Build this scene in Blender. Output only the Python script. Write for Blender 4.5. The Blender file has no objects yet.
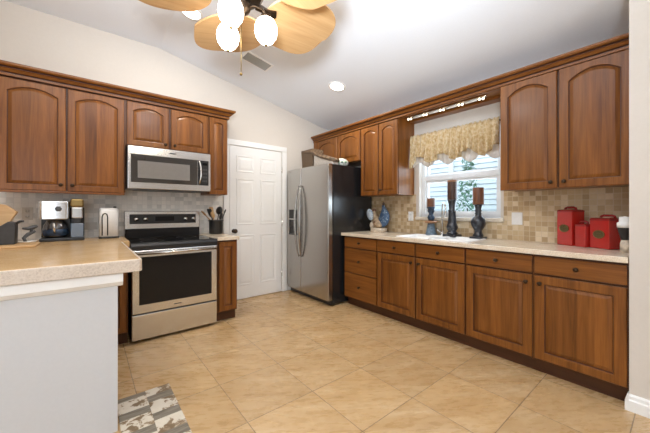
import bpy, bmesh, math, random
from mathutils import Vector, Matrix
random.seed(7)
C = bpy.context.scene
col = C.collection
PI = math.pi

# ------------------------------------------------------------------ camera
YAW = math.radians(38.9)
cam_d = bpy.data.cameras.new('camera')
cam_d.sensor_width = 36.0
cam_d.lens = 294.0 * 36.0 / 650.0
cam_d.shift_y = -5.9 / 650.0
cam_d.clip_start = 0.02
cam = bpy.data.objects.new('camera', cam_d)
cam.location = (0, 0, 1.2)
cam.rotation_euler = (PI / 2, 0, -YAW)
col.objects.link(cam)
C.camera = cam

# ------------------------------------------------------------------ world, lights, exposure
C.view_settings.view_transform = 'Standard'
C.view_settings.look = 'None'
C.view_settings.gamma = 1.0
C.view_settings.use_curve_mapping = False
C.view_settings.exposure = -0.10
C.cycles.use_denoising = True
C.cycles.max_bounces = 10
C.cycles.diffuse_bounces = 6
world = bpy.data.worlds.new('world')
C.world = world
world.use_nodes = True
bg = world.node_tree.nodes['Background']
bg.inputs[0].default_value = (0.80, 0.90, 1.0, 1)
bg.inputs[1].default_value = 2.8


def lamp(name, kind, loc, power, color=(1, 1, 1), rot=(0, 0, 0), **kw):
    d = bpy.data.lights.new(name, kind)
    d.energy = power
    d.color = color
    for k, v in kw.items():
        setattr(d, k, v)
    o = bpy.data.objects.new(name, d)
    o.location = loc
    o.rotation_euler = rot
    col.objects.link(o)
    return o


# daylight of the glazed openings in the living room behind the camera
lamp('daylight_patio', 'AREA', (-1.9, -4.25, 1.35), 20, (0.88, 0.95, 1.0), (PI / 2, 0, 0), shape='RECTANGLE', size=2.2, size_y=2.1)
lamp('daylight_side', 'AREA', (-3.75, -1.2, 1.4), 14, (0.88, 0.95, 1.0), (PI / 2, 0, -PI / 2), shape='RECTANGLE', size=2.2, size_y=2.0)
lamp('daylight_kitchen_window', 'AREA', (3.30, 1.62, 1.6), 12, (0.86, 0.94, 1.0), (PI / 2, 0, PI / 2), shape='RECTANGLE', size=0.85, size_y=0.85)
# living room lamp behind the camera, the photographer's flash bounced off the ceiling, and a fill lamp added above the fan to brighten the ceiling
lamp('living_room_lamp', 'POINT', (-0.8, -0.9, 2.2), 8, (0.95, 0.96, 1.0), shadow_soft_size=0.25)
lamp('bounce_flash', 'AREA', (-0.35, -0.35, 1.45), 92, (0.82, 0.91, 1.0), Vector((0.40, 0.52, 0.75)).to_track_quat('-Z', 'Y').to_euler(), shape='DISK', size=0.45, spread=math.radians(95))
# two more recessed ceiling lights, out of frame
lamp('recessed_lamp', 'AREA', (-0.5, 1.87, 3.04), 13, (1.0, 0.93, 0.82), (0, 0, 0), shape='DISK', size=0.16)
lamp('recessed_lamp', 'AREA', (0.3, -1.0, 3.04), 13, (1.0, 0.93, 0.82), (0, 0, 0), shape='DISK', size=0.16)
lamp('added_ceiling_fill', 'POINT', (0.68, 1.60, 2.66), 20, (0.86, 0.93, 1.0), shadow_soft_size=0.10)

# ------------------------------------------------------------------ materials


def newmat(name):
    m = bpy.data.materials.new(name)
    m.use_nodes = True
    nt = m.node_tree
    b = nt.nodes['Principled BSDF']
    return m, nt, b


def L(nt, a, b):
    nt.links.new(a, b)


def ramp(nt, fac, stops):
    r = nt.nodes.new('ShaderNodeValToRGB')
    e = r.color_ramp.elements
    while len(e) < len(stops):
        e.new(0.5)
    for el, (p, c) in zip(e, stops):
        el.position = p
        el.color = (*c, 1)
    L(nt, fac, r.inputs[0])
    return r.outputs[0]


def math_n(nt, op, a, b=None, c=None):
    n = nt.nodes.new('ShaderNodeMath')
    n.operation = op
    for i, v in enumerate((a, b, c)):
        if v is None:
            continue
        if isinstance(v, (int, float)):
            n.inputs[i].default_value = v
        else:
            L(nt, v, n.inputs[i])
    return n.outputs[0]


def obj_coord(nt):
    t = nt.nodes.new('ShaderNodeTexCoord')
    return t.outputs['Object']


def world_coord(nt):
    return nt.nodes.new('ShaderNodeNewGeometry').outputs['Position']


def sep(nt, v):
    s = nt.nodes.new('ShaderNodeSeparateXYZ')
    L(nt, v, s.inputs[0])
    return s.outputs


def comb(nt, x, y, z):
    n = nt.nodes.new('ShaderNodeCombineXYZ')
    for i, v in enumerate((x, y, z)):
        if isinstance(v, (int, float)):
            n.inputs[i].default_value = v
        else:
            L(nt, v, n.inputs[i])
    return n.outputs[0]


def noise(nt, vec, scale, detail=4, rough=0.55, dist=0.0):
    n = nt.nodes.new('ShaderNodeTexNoise')
    n.inputs['Scale'].default_value = scale
    n.inputs['Detail'].default_value = detail
    n.inputs['Roughness'].default_value = rough
    n.inputs['Distortion'].default_value = dist
    L(nt, vec, n.inputs['Vector'])
    return n.outputs['Fac']


def scaled(nt, vec, s):
    n = nt.nodes.new('ShaderNodeVectorMath')
    n.operation = 'MULTIPLY'
    L(nt, vec, n.inputs[0])
    n.inputs[1].default_value = s
    return n.outputs[0]


def mixc(nt, fac, a, b, mode='MIX'):
    n = nt.nodes.new('ShaderNodeMix')
    n.data_type = 'RGBA'
    n.blend_type = mode
    for sock, v in ((n.inputs[0], fac), (n.inputs[6], a), (n.inputs[7], b)):
        if isinstance(v, (int, float)):
            sock.default_value = v
        elif isinstance(v, tuple):
            sock.default_value = (*v, 1)
        else:
            L(nt, v, sock)
    return n.outputs[2]


def bump(nt, b, h, strength=0.2, dist=0.005):
    n = nt.nodes.new('ShaderNodeBump')
    n.inputs['Strength'].default_value = strength
    n.inputs['Distance'].default_value = dist
    L(nt, h, n.inputs['Height'])
    L(nt, n.outputs[0], b.inputs['Normal'])


def plain(name, c, rough=0.5, metal=0.0, spec=0.5, emit=None, es=0.0, var=0.03, coat=0.0, trans=0.0, scale=30):
    m, nt, b = newmat(name)
    n = noise(nt, obj_coord(nt), scale, 3)
    lo = tuple(max(0, x * (1 - var)) for x in c)
    hi = tuple(min(1, x * (1 + var)) for x in c)
    L(nt, ramp(nt, n, [(0.3, lo), (0.7, hi)]), b.inputs['Base Color'])
    b.inputs['Roughness'].default_value = rough
    b.inputs['Metallic'].default_value = metal
    b.inputs['Specular IOR Level'].default_value = spec
    b.inputs['Coat Weight'].default_value = coat
    b.inputs['Coat Roughness'].default_value = 0.08
    b.inputs['Transmission Weight'].default_value = trans
    if emit:
        b.inputs['Emission Color'].default_value = (*emit, 1)
        b.inputs['Emission Strength'].default_value = es
    return m


def wood(name, dark, mid, light, axis='z', plank=0.0, rough=0.34, coat=0.08, grain=1.0):
    m, nt, b = newmat(name)
    v = obj_coord(nt)
    s = sep(nt, v)
    info = nt.nodes.new('ShaderNodeObjectInfo')
    off = math_n(nt, 'MULTIPLY', info.outputs['Random'], 17.0)
    across = math_n(nt, 'ADD', s[0], s[1])
    if axis == 'z':
        a, l = across, s[2]
    elif axis == 'x':
        a, l = math_n(nt, 'ADD', s[2], s[1]), s[0]
    else:
        a, l = math_n(nt, 'ADD', s[2], s[0]), s[1]
    tone = None
    if plank:
        cell = math_n(nt, 'FLOOR', math_n(nt, 'DIVIDE', math_n(nt, 'ADD', a, off), plank))
        wn = nt.nodes.new('ShaderNodeTexWhiteNoise')
        wn.noise_dimensions = '1D'
        L(nt, cell, wn.inputs['W'])
        tone = wn.outputs['Value']
        off = math_n(nt, 'ADD', off, math_n(nt, 'MULTIPLY', tone, 31.0))
    vec = comb(nt, math_n(nt, 'MULTIPLY', a, 22.0), math_n(nt, 'MULTIPLY', l, 1.3), off)
    n1 = noise(nt, vec, 1.0, 5, 0.6, 0.6)
    vec2 = comb(nt, math_n(nt, 'MULTIPLY', a, 160.0), math_n(nt, 'MULTIPLY', l, 5.0), off)
    n2 = noise(nt, vec2, 1.0, 2)
    f = math_n(nt, 'ADD', math_n(nt, 'MULTIPLY', n1, 0.75), math_n(nt, 'MULTIPLY', n2, 0.25 * grain))
    c = ramp(nt, f, [(0.28, dark), (0.48, mid), (0.72, light)])
    if tone is not None:
        c = mixc(nt, 1.0, c, ramp(nt, tone, [(0, (0.80, 0.79, 0.78)), (1, (1.13, 1.12, 1.1))]), 'MULTIPLY')
    L(nt, c, b.inputs['Base Color'])
    b.inputs['Roughness'].default_value = rough
    b.inputs['Coat Weight'].default_value = coat
    b.inputs['Coat Roughness'].default_value = 0.18
    b.inputs['Specular IOR Level'].default_value = 0.32
    bump(nt, b, n2, 0.04, 0.002)
    return m


def mosaic(name, ua, size, stops, grout, rough=0.4, w=0.04, vein=0.25):
    """square tile mosaic on a vertical wall; ua = horizontal world axis 0/1"""
    m, nt, b = newmat(name)
    p = sep(nt, world_coord(nt))
    u = math_n(nt, 'DIVIDE', p[ua], size)
    v = math_n(nt, 'DIVIDE', p[2], size)
    cu, cv = math_n(nt, 'FLOOR', u), math_n(nt, 'FLOOR', v)
    wn = nt.nodes.new('ShaderNodeTexWhiteNoise')
    wn.noise_dimensions = '2D'
    L(nt, comb(nt, cu, cv, 0), wn.inputs['Vector'])
    nz = noise(nt, comb(nt, math_n(nt, 'ADD', u, math_n(nt, 'MULTIPLY', wn.outputs['Value'], 40)), v, 0), 1.6, 4)
    f = math_n(nt, 'ADD', math_n(nt, 'MULTIPLY', wn.outputs['Value'], 1.0 - vein), math_n(nt, 'MULTIPLY', nz, vein))
    c = ramp(nt, f, stops)
    fu, fv = math_n(nt, 'FRACT', u), math_n(nt, 'FRACT', v)
    du = math_n(nt, 'ABSOLUTE', math_n(nt, 'SUBTRACT', fu, 0.5))
    dv = math_n(nt, 'ABSOLUTE', math_n(nt, 'SUBTRACT', fv, 0.5))
    e = math_n(nt, 'GREATER_THAN', math_n(nt, 'MAXIMUM', du, dv), 0.5 - w)
    c = mixc(nt, e, c, grout)
    L(nt, c, b.inputs['Base Color'])
    b.inputs['Roughness'].default_value = rough
    bump(nt, b, math_n(nt, 'SUBTRACT', 1.0, e), 0.3, 0.003)
    return m


def floor_mat():
    m, nt, b = newmat('floor_tile')
    p = sep(nt, world_coord(nt))
    S = 0.457
    u = math_n(nt, 'DIVIDE', math_n(nt, 'SUBTRACT', p[0], 0.705), S)
    v = math_n(nt, 'DIVIDE', math_n(nt, 'SUBTRACT', p[1], 1.1145), S)
    cu, cv = math_n(nt, 'FLOOR', u), math_n(nt, 'FLOOR', v)
    wn = nt.nodes.new('ShaderNodeTexWhiteNoise')
    wn.noise_dimensions = '2D'
    L(nt, comb(nt, cu, cv, 0), wn.inputs['Vector'])
    r = wn.outputs['Value']
    # veins run across every tile, each tile cut from another place of the stone
    sx = math_n(nt, 'SUBTRACT', math_n(nt, 'MULTIPLY', p[0], 0.9), math_n(nt, 'MULTIPLY', p[1], 0.6))
    sy = math_n(nt, 'ADD', math_n(nt, 'MULTIPLY', p[1], 0.9), math_n(nt, 'MULTIPLY', p[0], 0.6))
    vec = comb(nt, math_n(nt, 'MULTIPLY', sx, 1.5), math_n(nt, 'MULTIPLY', sy, 8.0), math_n(nt, 'MULTIPLY', r, 50))
    n1 = noise(nt, vec, 1.1, 6, 0.62, 0.35)
    vec2 = comb(nt, math_n(nt, 'MULTIPLY', sx, 9.0), math_n(nt, 'MULTIPLY', sy, 34.0), math_n(nt, 'MULTIPLY', r, 31))
    n2 = noise(nt, vec2, 1.0, 4, 0.6)
    f = math_n(nt, 'ADD', math_n(nt, 'MULTIPLY', n1, 0.75), math_n(nt, 'MULTIPLY', n2, 0.25))
    c = ramp(nt, f, [(0.28, (0.42, 0.255, 0.110)), (0.44, (0.51, 0.33, 0.158)), (0.57, (0.57, 0.39, 0.205)), (0.74, (0.65, 0.48, 0.295))])
    c = mixc(nt, 1.0, c, ramp(nt, r, [(0, (0.93, 0.93, 0.93)), (1, (1.05, 1.05, 1.04))]), 'MULTIPLY')
    fu, fv = math_n(nt, 'FRACT', u), math_n(nt, 'FRACT', v)
    du = math_n(nt, 'ABSOLUTE', math_n(nt, 'SUBTRACT', fu, 0.5))
    dv = math_n(nt, 'ABSOLUTE', math_n(nt, 'SUBTRACT', fv, 0.5))
    e = math_n(nt, 'GREATER_THAN', math_n(nt, 'MAXIMUM', du, dv), 0.4945)
    c = mixc(nt, e, c, (0.22, 0.14, 0.075))
    L(nt, c, b.inputs['Base Color'])
    L(nt, math_n(nt, 'ADD', 0.20, math_n(nt, 'MULTIPLY', n2, 0.16)), b.inputs['Roughness'])
    b.inputs['Specular IOR Level'].default_value = 0.5
    bump(nt, b, math_n(nt, 'SUBTRACT', math_n(nt, 'MULTIPLY', n1, 0.15), e), 0.15, 0.002)
    return m


def granite(name, c1, c2, c3, rough=0.25, scale=140):
    m, nt, b = newmat(name)
    v = obj_coord(nt)
    n1 = noise(nt, v, scale, 3, 0.7)
    n2 = noise(nt, v, 9, 3)
    f = math_n(nt, 'ADD', math_n(nt, 'MULTIPLY', n1, 0.7), math_n(nt, 'MULTIPLY', n2, 0.3))
    L(nt, ramp(nt, f, [(0.36, c1), (0.5, c2), (0.64, c3)]), b.inputs['Base Color'])
    b.inputs['Roughness'].default_value = rough
    return m


def brushed(name, c, rough=0.28, axis='z', metal=1.0):
    m, nt, b = newmat(name)
    s = sep(nt, obj_coord(nt))
    if axis == 'z':
        vec = comb(nt, math_n(nt, 'MULTIPLY', s[0], 300), math_n(nt, 'MULTIPLY', s[1], 300), math_n(nt, 'MULTIPLY', s[2], 3))
    else:
        vec = comb(nt, math_n(nt, 'MULTIPLY', s[0], 3), math_n(nt, 'MULTIPLY', s[1], 300), math_n(nt, 'MULTIPLY', s[2], 300))
    n = noise(nt, vec, 1.0, 2)
    L(nt, ramp(nt, n, [(0.3, tuple(x * 0.95 for x in c)), (0.7, c)]), b.inputs['Base Color'])
    b.inputs['Metallic'].default_value = metal
    L(nt, math_n(nt, 'ADD', rough - 0.04, math_n(nt, 'MULTIPLY', n, 0.08)), b.inputs['Roughness'])
    b.inputs['Anisotropic'].default_value = 0.4
    return m


M = {}
CH = ((0.095, 0.028, 0.0045), (0.195, 0.067, 0.012), (0.295, 0.113, 0.023))
M['wood'] = wood('cherry_wood', *CH)
M['wood_panel'] = wood('cherry_wood_panel', *CH, plank=0.085)
M['wood_x'] = wood('cherry_wood_across', *CH, axis='x')
M['wood_y'] = wood('cherry_wood_along', *CH, axis='y')
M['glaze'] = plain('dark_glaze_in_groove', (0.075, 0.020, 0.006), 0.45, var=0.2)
M['groove'] = plain('dark_wood_recess', (0.030, 0.012, 0.006), 0.6)
M['toe'] = wood('dark_cherry_and_gap_shade', (0.05, 0.018, 0.008), (0.075, 0.028, 0.012), (0.10, 0.038, 0.016), axis='x')  # toe kick wood, also used for the painted shade between cabinet doors
M['knob'] = plain('aged_bronze', (0.06, 0.040, 0.026), 0.38, 0.9)
M['wall'] = plain('beige_wall_paint', (0.67, 0.618, 0.56), 0.75, spec=0.25, var=0.012, scale=60)
M['wall_white'] = plain('white_wall_paint', (0.62, 0.63, 0.645), 0.7, spec=0.25, var=0.012, scale=60)
M['ceil'] = plain('ceiling_paint', (0.80, 0.83, 0.88), 0.85, spec=0.2, var=0.01, scale=80)
M['trim'] = plain('white_trim_paint', (0.86, 0.86, 0.85), 0.4, var=0.008)
M['floor'] = floor_mat()
M['ctr'] = granite('cream_stone_counter', (0.58, 0.47, 0.34), (0.74, 0.63, 0.49), (0.82, 0.73, 0.61), 0.16)
M['ctr_l'] = granite('tan_laminate_counter', (0.44, 0.275, 0.115), (0.57, 0.375, 0.18), (0.65, 0.46, 0.255), 0.20)
M['ctr_e'] = granite('pale_laminate_edge', (0.50, 0.42, 0.34), (0.66, 0.57, 0.48), (0.74, 0.66, 0.57), 0.35)
M['mos_w'] = mosaic('travertine_mosaic', 1, 0.046, [(0.0, (0.36, 0.245, 0.125)), (0.35, (0.48, 0.335, 0.18)), (0.65, (0.58, 0.44, 0.265)), (1.0, (0.76, 0.64, 0.46))], (0.58, 0.47, 0.33))
M['mos_b'] = mosaic('grey_stone_mosaic', 0, 0.047, [(0.0, (0.54, 0.525, 0.495)), (0.4, (0.72, 0.695, 0.65)), (0.7, (0.80, 0.765, 0.715)), (1.0, (0.87, 0.825, 0.765))], (0.68, 0.655, 0.62))
M['steel'] = brushed('brushed_stainless', (0.46, 0.44, 0.415), 0.24, 'z')
M['steel_x'] = brushed('brushed_stainless_across', (0.72, 0.725, 0.735), 0.24, 'x')
M['chrome'] = plain('bright_steel', (0.72, 0.71, 0.69), 0.14, 1.0)
M['handle'] = plain('satin_steel_handle', (0.40, 0.385, 0.365), 0.22, 1.0)
M['blackglass'] = plain('black_glass', (0.010, 0.010, 0.011), 0.05, spec=0.3)
M['smoke'] = plain('smoked_door_glass', (0.022, 0.020, 0.019), 0.03, spec=0.9, coat=0.8)
M['grey_screen'] = plain('grey_door_screen', (0.21, 0.20, 0.19), 0.08, spec=0.9, coat=0.9)
M['black'] = plain('black_plastic', (0.016, 0.016, 0.017), 0.32)
M['blackside'] = plain('black_textured_steel', (0.014, 0.015, 0.017), 0.22, spec=0.6, scale=200, var=0.2)
M['slate'] = plain('dark_slate', (0.035, 0.033, 0.033), 0.5, var=0.2)
M['dgrey'] = plain('dark_grey_plastic', (0.06, 0.06, 0.063), 0.4)
M['white'] = plain('white_plastic', (0.80, 0.79, 0.77), 0.35)
M['porc'] = plain('white_porcelain', (0.90, 0.90, 0.89), 0.12)
M['dish'] = plain('celadon_white_glaze', (0.66, 0.69, 0.62), 0.25, var=0.12, scale=25)
M['red'] = plain('red_enamel', (0.40, 0.014, 0.010), 0.16, coat=0.5)
M['redlid'] = plain('dark_red_enamel', (0.22, 0.008, 0.008), 0.2, coat=0.4)
M['bronze'] = plain('antique_bronze_badge', (0.16, 0.12, 0.055), 0.35, 0.85, var=0.5, scale=220)
M['gold'] = plain('brass_rim', (0.25, 0.17, 0.065), 0.3, 0.9)
M['tan'] = wood('light_tan_wood', (0.42, 0.25, 0.11), (0.55, 0.345, 0.165), (0.63, 0.42, 0.22), axis='x', rough=0.45, coat=0.05)
M['spoonwood'] = wood('utensil_wood', (0.25, 0.13, 0.055), (0.36, 0.20, 0.09), (0.45, 0.27, 0.13), rough=0.5, coat=0)
M['blade'] = wood('honey_fan_blade', (0.43, 0.245, 0.10), (0.53, 0.325, 0.15), (0.60, 0.39, 0.20), axis='x', rough=0.5, coat=0.0)
M['globe'] = plain('lit_frosted_glass', (0.9, 0.88, 0.82), 0.3, emit=(1.0, 0.90, 0.74), es=13.0)
M['lampdisc'] = plain('lit_diffuser', (0.9, 0.88, 0.84), 0.4, emit=(1.0, 0.93, 0.80), es=14.0)
M['bulb'] = plain('small_lit_bulb', (0.9, 0.85, 0.75), 0.3, emit=(1.0, 0.86, 0.62), es=3.0)
M['vent'] = plain('grey_vent_paint', (0.36, 0.37, 0.36), 0.5)
M['frame'] = plain('white_vinyl', (0.80, 0.81, 0.82), 0.35)
M['sill'] = plain('cream_sill_stone', (0.70, 0.62, 0.51), 0.3, var=0.06)
M['siding'] = plain('white_house_siding', (0.80, 0.84, 0.88), 0.6)
M['lawn'] = plain('lawn_green', (0.10, 0.22, 0.06), 0.9, var=0.4)
M['leaf'] = plain('shrub_leaf', (0.16, 0.34, 0.22), 0.6, var=0.4)


def glass_mat():
    m, nt, b = newmat('window_glass')
    out = nt.nodes['Material Output']
    t = nt.nodes.new('ShaderNodeBsdfTransparent')
    g = nt.nodes.new('ShaderNodeBsdfGlossy')
    g.inputs['Roughness'].default_value = 0.02
    t.inputs[0].default_value = (0.93, 0.97, 1.0, 1)
    mx = nt.nodes.new('ShaderNodeMixShader')
    mx.inputs[0].default_value = 0.06
    L(nt, t.outputs[0], mx.inputs[1])
    L(nt, g.outputs[0], mx.inputs[2])
    L(nt, mx.outputs[0], out.inputs[0])
    return m


M['glass'] = glass_mat()
M['carafe'] = plain('carafe_glass', (0.04, 0.037, 0.04), 0.03, spec=0.9, trans=0.3, coat=0.6)
M['water'] = plain('blue_tinted_tank', (0.15, 0.20, 0.27), 0.08, spec=0.8, coat=0.5)


def candle_mat(name, lo, hi):
    m, nt, b = newmat(name)
    s = sep(nt, obj_coord(nt))
    n = noise(nt, comb(nt, math_n(nt, 'MULTIPLY', s[0], 60), math_n(nt, 'MULTIPLY', s[1], 60), math_n(nt, 'MULTIPLY', s[2], 6)), 1.0, 3)
    L(nt, ramp(nt, n, [(0.3, lo), (0.7, hi)]), b.inputs['Base Color'])
    b.inputs['Roughness'].default_value = 0.45
    b.inputs['Subsurface Weight'].default_value = 0.05
    return m


M['candle_red'] = candle_mat('russet_wax', (0.115, 0.042, 0.018), (0.20, 0.078, 0.034))
M['candle_dark'] = candle_mat('dark_brown_wax', (0.045, 0.022, 0.016), (0.11, 0.05, 0.03))
M['candle_top'] = plain('pale_brown_wax', (0.32, 0.16, 0.08), 0.5)
M['holder'] = plain('black_turned_wood', (0.018, 0.020, 0.027), 0.28, coat=0.3)
M['holder_blue'] = plain('weathered_slate_blue', (0.12, 0.17, 0.22), 0.5, var=0.45, scale=60)
M['holder_navy'] = plain('dark_navy_glaze', (0.02, 0.04, 0.075), 0.25, var=0.3)


def spotted(name, a, c, scale, thr=0.5, rough=0.35):
    m, nt, b = newmat(name)
    n = nt.nodes.new('ShaderNodeTexVoronoi')
    n.inputs['Scale'].default_value = scale
    L(nt, obj_coord(nt), n.inputs['Vector'])
    L(nt, ramp(nt, n.outputs['Distance'], [(thr - 0.12, c), (thr + 0.08, a)]), b.inputs['Base Color'])
    b.inputs['Roughness'].default_value = rough
    return m


M['feather_blue'] = spotted('blue_glazed_feather', (0.045, 0.10, 0.20), (0.42, 0.50, 0.58), 48, 0.30)
M['feather_pale'] = spotted('pale_blue_glazed_feather', (0.52, 0.60, 0.68), (0.12, 0.22, 0.38), 55, 0.34)
M['hen_tan'] = plain('tan_glaze', (0.42, 0.31, 0.20), 0.4, var=0.4, scale=40)
M['hen_cream'] = plain('cream_glaze', (0.62, 0.53, 0.42), 0.35, var=0.3, scale=40)
M['comb'] = plain('rust_glaze', (0.20, 0.09, 0.05), 0.4)
M['hen_dark'] = plain('dark_brown_glaze', (0.06, 0.04, 0.03), 0.4)


def wicker_mat(name, a, c):
    m, nt, b = newmat(name)
    s = sep(nt, obj_coord(nt))
    u = math_n(nt, 'MULTIPLY', math_n(nt, 'ADD', s[0], s[1]), 36)
    v = math_n(nt, 'MULTIPLY', s[2], 36)
    ch = nt.nodes.new('ShaderNodeTexChecker')
    ch.inputs['Scale'].default_value = 1.0
    L(nt, comb(nt, u, v, 0.5), ch.inputs['Vector'])
    n = noise(nt, obj_coord(nt), 50, 2)
    f = math_n(nt, 'ADD', math_n(nt, 'MULTIPLY', ch.outputs['Fac'], 0.5), math_n(nt, 'MULTIPLY', n, 0.5))
    L(nt, ramp(nt, f, [(0.2, a), (0.8, c)]), b.inputs['Base Color'])
    b.inputs['Roughness'].default_value = 0.7
    bump(nt, b, f, 0.5, 0.006)
    return m


M['wicker'] = wicker_mat('dark_wicker', (0.05, 0.030, 0.016), (0.24, 0.155, 0.09))
M['cloth'] = wicker_mat('pale_woven_cloth', (0.52, 0.46, 0.40), (0.66, 0.60, 0.54))


def fabric_mat():
    m, nt, b = newmat('gold_damask_fabric')
    v = obj_coord(nt)
    n = noise(nt, scaled(nt, v, (45, 45, 32)), 1.0, 4, 0.6, 0.25)
    n2 = noise(nt, scaled(nt, v, (160, 160, 160)), 1.0, 2)
    f = math_n(nt, 'ADD', math_n(nt, 'MULTIPLY', n, 0.8), math_n(nt, 'MULTIPLY', n2, 0.2))
    L(nt, ramp(nt, f, [(0.34, (0.42, 0.28, 0.11)), (0.47, (0.58, 0.43, 0.22)), (0.60, (0.72, 0.61, 0.42))]), b.inputs['Base Color'])
    b.inputs['Roughness'].default_value = 0.7
    b.inputs['Sheen Weight'].default_value = 0.2
    return m


M['fabric'] = fabric_mat()
M['lining'] = plain('white_lining_cloth', (0.88, 0.88, 0.88), 0.8, var=0.05)


def rug_mat():
    m, nt, b = newmat('patchwork_plank_rug')
    p = sep(nt, obj_coord(nt))
    # boards across the width in rows along y, in two columns, each its own tone
    colx = math_n(nt, 'FLOOR', math_n(nt, 'DIVIDE', math_n(nt, 'ADD', p[0], 0.01), 0.165))
    yy = math_n(nt, 'SUBTRACT', math_n(nt, 'ADD', 2.0 + 0.14, p[1]), math_n(nt, 'MULTIPLY', colx, 0.095))
    q = math_n(nt, 'DIVIDE', yy, 0.20)
    row = math_n(nt, 'FLOOR', q)
    wn = nt.nodes.new('ShaderNodeTexWhiteNoise')
    wn.noise_dimensions = '2D'
    L(nt, comb(nt, colx, math_n(nt, 'ADD', row, 3.0), 0), wn.inputs['Vector'])
    r = wn.outputs['Value']
    alt = math_n(nt, 'SUBTRACT', 1.1, math_n(nt, 'FRACT', q))
    alt = math_n(nt, 'GREATER_THAN', alt, 0.74)
    n = noise(nt, comb(nt, p[0], p[1], math_n(nt, 'MULTIPLY', r, 20)), 17, 5, 0.6, 0.5)
    n3 = noise(nt, comb(nt, math_n(nt, 'MULTIPLY', p[0], 8), math_n(nt, 'MULTIPLY', p[1], 70), r), 1.0, 3)
    cream = ramp(nt, n, [(0.40, (0.20, 0.14, 0.085)), (0.47, (0.34, 0.26, 0.175)), (0.50, (0.63, 0.57, 0.47)), (0.8, (0.70, 0.64, 0.54))])
    grey = ramp(nt, n3, [(0.3, (0.15, 0.130, 0.100)), (0.7, (0.29, 0.255, 0.205))])
    isg = math_n(nt, 'GREATER_THAN', alt, 0.5)
    c = mixc(nt, isg, cream, grey)
    L(nt, c, b.inputs['Base Color'])
    b.inputs['Roughness'].default_value = 0.85
    b.inputs['Specular IOR Level'].default_value = 0.15
    return m


M['rug'] = rug_mat()

# ------------------------------------------------------------------ mesh helpers


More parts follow.
